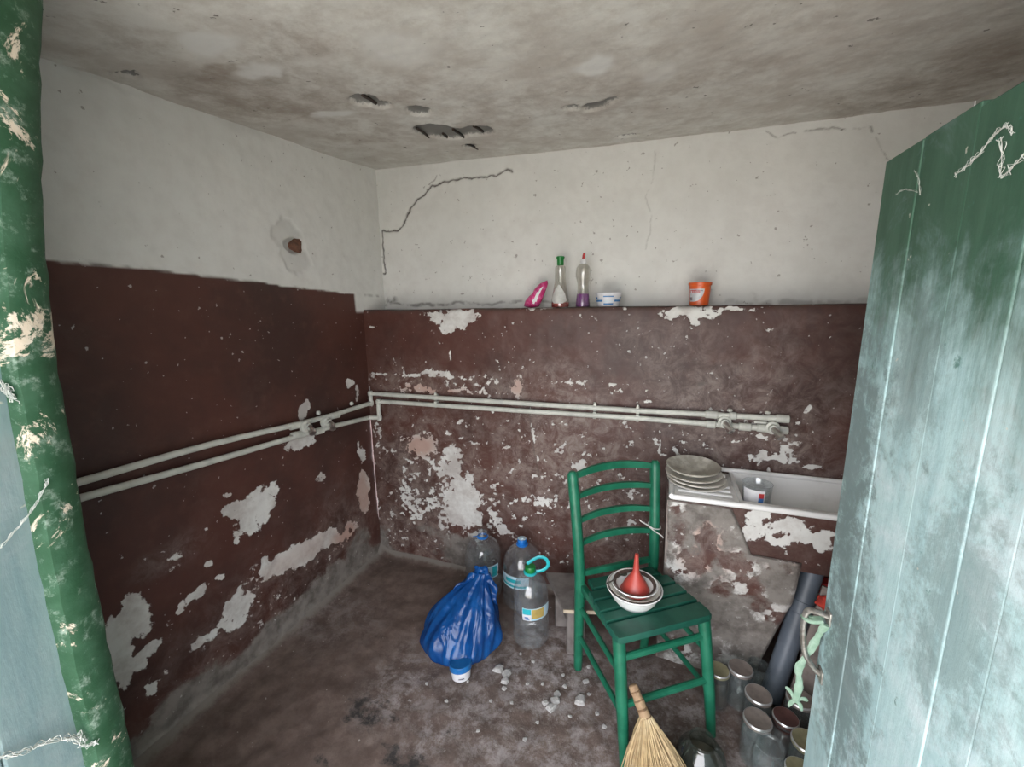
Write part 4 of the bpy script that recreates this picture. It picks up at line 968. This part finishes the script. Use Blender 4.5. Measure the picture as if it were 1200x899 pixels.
# ------------------------------------------------------------------ low wooden stool behind the chair
stA = Vector((-.353, 1.580, 0)); sdir = Vector((.962, .272, 0)); bdir = Vector((-.526, .850, 0)).normalized()
so = thing('low_stool', 'low rough wooden stool with a dusty board top behind the chair', 'stool', stA)
STW = simple('dusty_grey_board', (0.185, 0.165, 0.155), (0.115, 0.10, 0.092), .85, scale=12, bump=.35); PALEW = simple('pale_cut_wood', (.50, .42, .31), (.40, .33, .24), .8, scale=20)
def quadslab(p, dx, dy, L, W, z0, z1, name, mat, par):
    P = [p, p+dx*L, p+dx*L+dy*W, p+dy*W]
    vs = [(q.x, q.y, z0) for q in P]+[(q.x, q.y, z1) for q in P]
    return MB().add(vs, [(3, 2, 1, 0), (4, 5, 6, 7)]+[(k, (k+1) % 4, 4+(k+1) % 4, 4+k) for k in range(4)]).build(name, mat, par, False)
O0 = Vector((0, 0, 0))
quadslab(O0, sdir, bdir, .150, .262, .232, .250, 'seat_board', STW, so)
quadslab(O0-bdir*.004, sdir, bdir, .150, .006, .234, .250, 'front_edge', PALEW, so)
quadslab(O0+sdir*.030+bdir*.03, sdir, bdir, .075, .018, 0, .232, 'leg_panel', STW, so)
quadslab(O0+sdir*.030+bdir*.20, sdir, bdir, .075, .018, 0, .232, 'leg_panel', STW, so)
quadslab(O0+sdir*.055+bdir*.045, sdir, bdir, .018, .16, .10, .16, 'stretcher', STW, so)

# ------------------------------------------------------------------ glass jars by the door
GLASS = clear('jar_glass', (.95, .975, .97), .055, (.45, .50, .52), .05, 1.5)
LIDT = simple('tin_lid_dull', (.235, .20, .18), (.165, .14, .125), .5, .25, scale=18); LIDY = simple('tin_lid_brassy', (.34, .32, .20), (.24, .23, .14), .4, .4, scale=18); RIMM = simple('bright_tin_rim', (.62, .62, .62), None, .3, .7)
DREGS = simple('dark_red_preserve', (.050, .016, .012), (.03, .012, .01), .5); BRINE = simple('murky_brown_brine', (.055, .042, .026), (.035, .03, .02), .4)
def jar(px, py, h, label, lid=LIDT, fill=None, r=.046, lie=None):
    p = on_z(px, py, h); t = thing('glass_jar', label, 'jar', (p[0], p[1], 0), random.random()*6, 'glass jars on the floor by the door')
    rn_ = r*.90; hb = h-(.010 if lid else 0)
    o_ = [(0, .004), (r*.72, .003), (r*.95, .008), (r, .02), (r, hb*.74), (r*.97, hb*.82), (rn_*.96, hb*.90), (rn_*.94, hb*.93), (rn_, hb*.95), (rn_, hb)]
    MB().lathe(o_+[(rn_-.004, hb), (rn_-.004, hb*.93), (r*.93, hb*.82), (r*.95, hb*.74), (r*.95, .022), (r*.80, .010), (0, .009)], 32).build('glass', GLASS, t)
    if lid:
        l = MB().lathe([(0, h-.002), (rn_*.80, h-.002), (rn_*.90, h-.0005), (rn_*.99, h), (rn_*1.04, h-.003), (rn_*1.05, h-.014), (rn_*1.0, h-.015)], 32).build('lid', lid, t)
        MB().lathe([(rn_*.98, h+.0005), (rn_*1.03, h-.001), (rn_*1.065, h-.005), (rn_*1.03, h-.004), (rn_*.98, h+.0005)], 32).build('lid_rim', RIMM, l)
    if fill:
        MB().lathe([(0, .011), (r*.78, .012), (r*.92, .026), (r*.92, hb*fill[1]), (0, hb*fill[1])], 28).build('contents', fill[0], t)
    return t
jar(842, 784, .160, 'brown filled jar with brassy lid, just behind the front chair leg', LIDY, (BRINE, .82), r=.042)
jar(868, 782, .165, 'clear jar with dull tin lid, leftmost of the lidded cluster by the drain pipe')
jar(889, 779, .132, 'open clear jar without a lid against the drain pipe foot', None, r=.045)
jar(889, 813, .170, 'clear jar with dull tin lid, in the middle of the jar cluster', LIDT, (BRINE, .35))
jar(888, 842, .172, 'clear jar with speckled tin lid, behind the empty open jar', LIDT)
jar(902, 873, .190, 'open empty clear jar nearest the bottom of the picture by the door', None, r=.047)
jar(921, 840, .158, 'dark red jar of preserve in the jar cluster', simple('red_brown_lid', (.12, .055, .05), (.08, .04, .035), .35, .3), (DREGS, .9), r=.042)
jar(938, 818, .170, 'jar with dull tin lid half behind the hanging cloth strip', LIDT, (BRINE, .5))
jar(946, 868, .186, 'jar with brassy lid half hidden by the door edge', LIDY)
jar(938, 902, .186, 'jar with pale yellow lid cut off by the picture bottom beside the door', LIDY, r=.042)
# round-bellied dusty jar by the chair foot
bj = on_z(822, 884, .09)
t = thing('glass_jar', 'dark dusty round-bellied jar standing beside the front chair leg', 'jar', (bj[0], bj[1], 0), 0, 'glass jars on the floor by the door')
GL2 = clear('dusty_jar_glass', (.50, .54, .50), .12, (.14, .16, .14), .10, 1.5)
MB().lathe(smooth_prof([(0, .0), (.045, .0), (.068, .022), (.078, .060), (.070, .100), (.048, .128), (.038, .138), (.040, .150)], 4), 32).build('glass', GL2, t)
MB().lathe([(0, .012), (.052, .016), (.070, .048), (.070, .062), (0, .062)], 28).build('contents', BRINE, t)

# ------------------------------------------------------------------ broom
STRAW = None
def straw_mat():
    ma, nt, out = _nt('broom_straw'); n = noise(nt, 60, 4); m_ = noise(nt, 9, 3)
    c = mixc(nt, mapr(nt, n, .3, .7), (.50, .37, .20), (.36, .25, .13)); c = mixc(nt, mapr(nt, m_, .45, .7, 0, .6), c, (.56, .46, .30))
    bsdf(nt, out, c, .7, 0, n, .3, .002); return ma
STRAW = straw_mat(); HNDL = simple('bound_straw_handle', (.36, .24, .14), (.24, .15, .085), .75, scale=30); TWINE = simple('dark_broom_binding', (.22, .13, .07), (.15, .09, .05), .8, scale=50)
top = Vector(on_z(741, 802, .285)); neck = Vector(on_z(757, 842, .215)); tipL = Vector((-.01, 1.000, .012)); 
tip = Vector(on_z(772, 950, .012))
br = thing('whisk_broom', 'short straw whisk broom leaning against the front of the green chair', 'broom', (tip.x, tip.y, 0)); ob_ = Vector((tip.x, tip.y, 0))
hd_ = spline([top, top*.5+neck*.5, neck], 8); n = len(hd_)
MB().tube([p-ob_ for p in hd_], [.010]+[.0135+.0022*abs(math.sin(i*.55))+.004*i/n for i in range(1, n-1)]+[.018], 14).build('handle', HNDL, br)
for f in (.22, .48, .74, .98):
    c = top.lerp(neck, f)-ob_; d = (neck-top).normalized()*.0035
    MB().tube([c-d, c, c+d], [.0150+.003*f, .0172+.003*f, .0150+.003*f], 14).build('binding', TWINE, br)
ax = (tip-neck); L_ = ax.length; axn = ax.normalized(); sd = Vector((1, .35, 0)); sd = (sd-axn*sd.dot(axn)).normalized(); sn = axn.cross(sd)
mb = MB(); rn = random.Random(11)
for i in range(420):
    a = rn.uniform(-1, 1); b = rn.uniform(-1, 1)
    if a*a+b*b > 1: continue
    l = L_*rn.uniform(.90, 1.05); wx, wy = .112, .050
    p0 = neck+sd*a*.016+sn*b*.015-axn*.006
    def at(t): return p0+axn*l*t+sd*(a*wx*(1-(1-t)**1.6)+.004*math.sin(i+t*5))+sn*(b*wy*(1-(1-t)**1.5)+.003*math.cos(i*2+t*4))
    pts = [at(t) for t in (0, .18, .4, .7, 1.0)]
    for q in pts: q.z = max(q.z, .004)
    mb.tube([q-ob_ for q in pts], [.0022, .0022, .0020, .0017, .0010], 4, caps=False)
tag(mb.build('straw', STRAW, br, ang=80), kind='stuff')

# ------------------------------------------------------------------ things on the ledge
YS = 2.115; ZS = LEDGE+.0005
def ledge_x(px): return float(on_y(px, 350, YS)[0])
TINTB = clear('cloudy_bottle', (.86, .85, .82), .10, (.52, .50, .45), .12, 1.4)
# bottle with a green cap and a little red liquid
xb = ledge_x(656.5); hh = face_cam((xb, YS))
t = thing('detergent_bottle', 'cloudy bottle with green cap and red liquid left in the bottom', 'bottle', (xb, YS, ZS))
pr = smooth_prof([(.042, .0), (.0455, .006), (.044, .030), (.037, .075), (.029, .125), (.0265, .165), (.026, .195), (.020, .203), (.014, .206), (.014, .212)], 4)
rf = rad(pr); MB().lathe([(0, .001), (.03, .0)]+pr, 30).build('body', TINTB, t)
REDL = simple('red_liquid', (.38, .02, .015), None, .2); PURL = simple('purple_liquid', (.20, .035, .26), (.17, .03, .22), .2)
MB().lathe([(0, .002), (.040, .002), (.0435, .008), (.0427, .024), (0, .024)], 28).build('liquid', REDL, t)
MB().lathe([(.016, .206), (.017, .208), (.0165, .232), (.0205, .240), (.0210, .246), (.018, .249), (0, .249)], 22).build('cap', CAPG, t)
tear = lambda u, v: (.5+(u-.5)*(.10+.90*math.sin(min(1, (1-v)*1.25+.02)*math.pi*.5))*math.sqrt(max(0, min(1, v*6+.25))), v)
MB().patch(rf, hh-1.15, hh+.75, .020, .110, shape=tear, off=.0015).build('label', simple('label_grey', (.50, .50, .48), (.44, .44, .42), .5, scale=60), t)
# bottle with red nozzle and purple liquid
xb = ledge_x(683); hh = face_cam((xb, YS))
t = thing('detergent_bottle', 'waisted clear bottle with red nozzle, half full of purple liquid', 'bottle', (xb, YS, ZS))
pr = smooth_prof([(.032, 0), (.0355, .006), (.033, .035), (.0295, .065), (.027, .095), (.0275, .115), (.034, .140), (.0365, .165), (.033, .188), (.022, .203), (.013, .208), (.012, .216)], 4)
rf = rad(pr); MB().lathe([(0, .001), (.025, .0)]+pr, 30).build('body', TINTB, t)
MB().lathe([(0, .002), (.031, .002), (.0338, .008), (.0318, .036), (.0288, .064), (0, .064)], 28).build('liquid', PURL, t)
MB().lathe([(.014, .208), (.0145, .214), (.013, .226), (.010, .231), (0, .232)], 20).build('cap', WHITEP, t)
MB().tube([(0, 0, .230), (.001, 0, .246), (.004, -.002, .258)], [.0075, .0065, .0055], 10).build('nozzle', LR, t)
# white tub with blue printed band
xb = ledge_x(713); hh = face_cam((xb, YS))
t = thing('plastic_tub', 'low white plastic tub with a blue printed band on the ledge', 'tub', (xb, YS, ZS))
pr = [(0, .0), (.048, .0), (.052, .003), (.0565, .030), (.0595, .052), (.0615, .055), (.0620, .066), (.0605, .067), (.059, .056), (.056, .050), (.050, .006), (0, .004)]
rf = rad(pr[1:7]); MB().lathe(pr, 36).build('body', WHITEP, t)
TUBB = simple('tub_blue_print', (.030, .17, .42), None, .45)
for a0, a1, z0_, z1_ in ((-.42, .42, .010, .017), (-.42, .42, .046, .051), (-1.35, -.50, .024, .033), (.50, 1.35, .024, .033), (-1.35, -1.05, .038, .046), (1.05, 1.35, .038, .046)):
    MB().patch(rf, hh+a0, hh+a1, z0_, z1_, off=.001).build('blue_print', TUBB, t)
for a0, a1, z0_, z1_ in ((-.38, .38, .036, .039), (-.38, .38, .022, .0245), (-.30, .30, .029, .031)):
    MB().patch(rf, hh+a0, hh+a1, z0_, z1_, off=.001).build('pale_print', LPALE, t)
# orange bucket
xb = ledge_x(819.5); hh = face_cam((xb, YS))
ORG = simple('orange_plastic', (.62, .105, .022), (.55, .09, .02), .38, scale=8)
t = thing('small_bucket', 'small orange plastic bucket with white printed label on the ledge', 'bucket', (xb, YS, ZS))
pr = [(0, 0), (.0375, 0), (.0395, .002), (.0450, .088), (.0485, .089), (.0495, .098), (.0490, .102), (.047, .1025), (.0455, .098), (.043, .088), (.038, .005), (0, .004)]
rf = rad(pr[1:4]); MB().lathe(pr, 36).build('body', ORG, t)
def lshape(u, v): return (u*(.42+.58*math.sqrt(max(0, 1-(1-v)**2))), v)
l = MB().patch(rf, hh-1.15, hh+.45, .018, .074, shape=lshape, off=.001, nu=16, nv=14).build('label', simple('label_silver', (.52, .53, .55), (.42, .44, .47), .45, scale=50), t)
for a0 in (-1.02, -.74, -.60, -.36, -.20, -.06):
    MB().patch(rf, hh+a0, hh+a0+.09, .056, .069, off=.002, nu=2, nv=2).build('lettering', LR, l)
MB().patch(rf, hh-1.02, hh-.36, .066, .069, off=.0022, nu=4, nv=1).build('lettering', LR, l)
MB().patch(rf, hh+.08, hh+.30, .064, .067, off=.002, nu=2, nv=1).build('lettering', LDARK, l)
MB().patch(rf, hh-1.05, hh-.72, .024, .038, off=.002, nu=3, nv=2).build('picture', LDARK, l)
# pink foil packet, crumpled, leaning
xb = ledge_x(629)
PINK = simple('pink_foil', (.52, .035, .16), (.62, .12, .30), .25, .15, scale=45, lo=.45, hi=.6, bump=.5, bdist=.006)
t = thing('foil_packet', 'crumpled pink and red foil packet leaning on the ledge', 'packet', (xb, YS, ZS))
OUT = [(-.070, .010), (-.062, .035), (-.040, .060), (-.022, .072), (-.012, .095), (.018, .122), (.056, .136), (.060, .118), (.046, .080), (.030, .040), (.010, .004), (-.030, .0), (-.055, .002)]
n = len(OUT); c0 = Vector((0, 0, .055)); vs, fs = [], []
levels = [(1.0, 0), (.93, .010), (.70, .020), (.40, .025)]
def ring(s, d): return [(c0.x-.006+(x-c0.x+.006)*s, d+.004*math.sin(9*x*60+z*90)*(s < .95), c0.z+(z-c0.z)*s) for x, z in OUT]
rows = [ring(s, d) for s, d in levels[::-1]]+[ring(s, -d) for s, d in levels[1:]]
for r_ in rows: vs += r_
for j in range(len(rows)-1):
    for k in range(n): fs.append((j*n+k, j*n+(k+1) % n, (j+1)*n+(k+1) % n, (j+1)*n+k))
fs += [tuple(range(n)), tuple(len(vs)-1-k for k in range(n))]
MB().add(vs, fs).build('pouch', PINK, t, ang=70)
for (x0, z0_, x1, z1_, w_) in ((-.010, .020, .014, .078, .005), (.002, .030, .024, .086, .004), (.018, .070, .036, .104, .005), (-.016, .030, .0, .050, .003)):
    MB().tube([(x0, -.027, z0_), ((x0+x1)/2, -.029, (z0_+z1_)/2), (x1, -.022, z1_)], w_, 6, squash=(1, .4)).build('white_print', LW, t)

# ------------------------------------------------------------------ plaster crumbs on the floor
CRUMB = simple('pale_plaster_crumb', (.44, .43, .42), (.32, .31, .30), .9, scale=60, bump=.4)
where = [(584, 783, 12), (594, 788, 11), (592, 797, 11), (591, 805, 6), (625, 774, 5), (651, 821, 12), (646, 828, 11), (640, 823, 8), (680, 820, 14), (653, 812, 8), (687, 797, 7), (660, 790, 4), (610, 765, 4), (636, 800, 4),
         (676, 772, 4), (618, 800, 4), (600, 822, 4), (668, 838, 4), (700, 835, 5), (630, 845, 4), (575, 820, 4), (690, 780, 5), (548, 797, 4), (500, 800, 4), (523, 820, 4), (615, 865, 5), (560, 855, 4), (690, 812, 5), (662, 803, 5), (708, 850, 5)]
desc = {0: 'largest of the three pale plaster chunks beside the blue bag', 1: 'grey plaster chunk right of the largest chunk beside the blue bag', 2: 'lowest of the three plaster chunks beside the blue bag', 5: 'white plaster chunk in the pile left of the chair leg', 6: 'flat grey plaster chunk at the front of the pile near the chair', 8: 'big flat plaster chunk nearest the chair front leg'}
for i, (x, y, s) in enumerate(where):
    p = on_z(x, y, .004); r = s*.5/F_PX*np.linalg.norm(p-CAM)*.92
    rn = random.Random(40+i); vs, fs = [], []; k = 7
    an = sorted(rn.uniform(0, 6.28) for _ in range(k)); an = [a*.4+2*math.pi*j/k*.6 for j, a in enumerate(an)]
    rr = [rn.uniform(.7, 1.15)*r for _ in range(k)]; hgt = r*rn.uniform(.35, .6)
    for s_, z in ((1.0, 0), (.95, hgt*.6), (.6, hgt)):
        vs += [(rr[j]*s_*math.cos(an[j]), rr[j]*s_*math.sin(an[j]), z+rn.uniform(-.1, .1)*hgt*(z > 0)) for j in range(k)]
    fs = [tuple(range(k-1, -1, -1)), tuple(range(2*k, 3*k))]
    for j in range(2): fs += [(j*k+q, j*k+(q+1) % k, j*k+k+(q+1) % k, j*k+k+q) for q in range(k)]
    o = MB().add(vs, fs).build('plaster_chunk' if s > 6 else 'plaster_crumb', CRUMB, None, False, loc=(p[0], p[1], -.003))
    if i in desc: tag(o, desc[i], 'rubble', 'plaster crumbs on the floor')
    else: tag(o, 'small pale plaster crumb on the floor near the blue bag' if x < 605 else 'small pale plaster crumb on the floor just left of the chair legs', 'rubble', 'plaster crumbs on the floor')

# ------------------------------------------------------------------ cobwebs on the doors
WEB = simple('dusty_cobweb', (.55, .57, .54), (.42, .45, .42), .9, scale=80)
def web(pts3, r, label, loc=None):
    o = Vector(pts3[0][0]); mb = MB()
    rw = random.Random(len(label))
    for ps in pts3:
        base = spline(ps, 6)
        for k in range(6):
            j = Vector((rw.uniform(-1, 1), rw.uniform(-1, 1), rw.uniform(-1, 1)))*r*(1.2+.7*k); q = rw.uniform(0, 6)
            mb.tube([p-o+j*math.sin(q+i*.9)+Vector((0, 0, 1))*r*1.6*math.sin(q*2+i*1.7) for i, p in enumerate(base)], [r*(.30 if i % 4 else .55) for i in range(len(base))], 4)
    t = mb.build('cobweb', WEB, None, loc=o); return tag(t, label, 'cobweb')
dx = lambda x, y, e=.004: on_x(x, y, XD-e)
web([[dx(1150, 178), dx(1163, 160), dx(1178, 147)], [dx(1178, 147), dx(1184, 150), dx(1186, 157)], [dx(1172, 205), dx(1174, 185), dx(1173, 160)], [dx(1174, 208), dx(1186, 196), dx(1199, 182)], [dx(1120, 205), dx(1135, 192), dx(1150, 178)]], .0010, 'dusty cobweb strands on the upper right of the green door')
web([[dx(1050, 228), dx(1060, 222), dx(1075, 225)], [dx(1072, 200), dx(1077, 212), dx(1078, 228)]], .0005, 'faint cobweb thread near the top free corner of the green door')
def leaf_pt(x, y, e=.028):
    d = _ray(x, y); q = A+nv*e; t = (q[0]*nv[0]+q[1]*nv[1])/(d[0]*nv[0]+d[1]*nv[1]); return CAM+d*t
web([[leaf_pt(0, 642, .004), leaf_pt(18, 622, .010), leaf_pt(38, 597, .018), leaf_pt(52, 572, .026), leaf_pt(56, 562, .026)]], .0011, 'cobweb thread slung between pale left leaf and green strip')
web([[leaf_pt(0, 888, .004), leaf_pt(30, 880, .006), leaf_pt(60, 868, .008), leaf_pt(85, 866, .010), leaf_pt(98, 874, .014), leaf_pt(114, 870, .024)], [leaf_pt(80, 866, .008), leaf_pt(92, 862, .010), leaf_pt(100, 868, .014)]], .0020, 'thick white cobweb across the bottom of the pale left leaf')
web([[leaf_pt(0, 448, .004), leaf_pt(8, 455, .008), leaf_pt(14, 470, .010)], [leaf_pt(4, 452, .006), leaf_pt(10, 462, .006), leaf_pt(18, 466, .022)]], .0016, 'small cobweb tuft high on the pale left leaf')
p = on_y(1057, 181, 1.10);
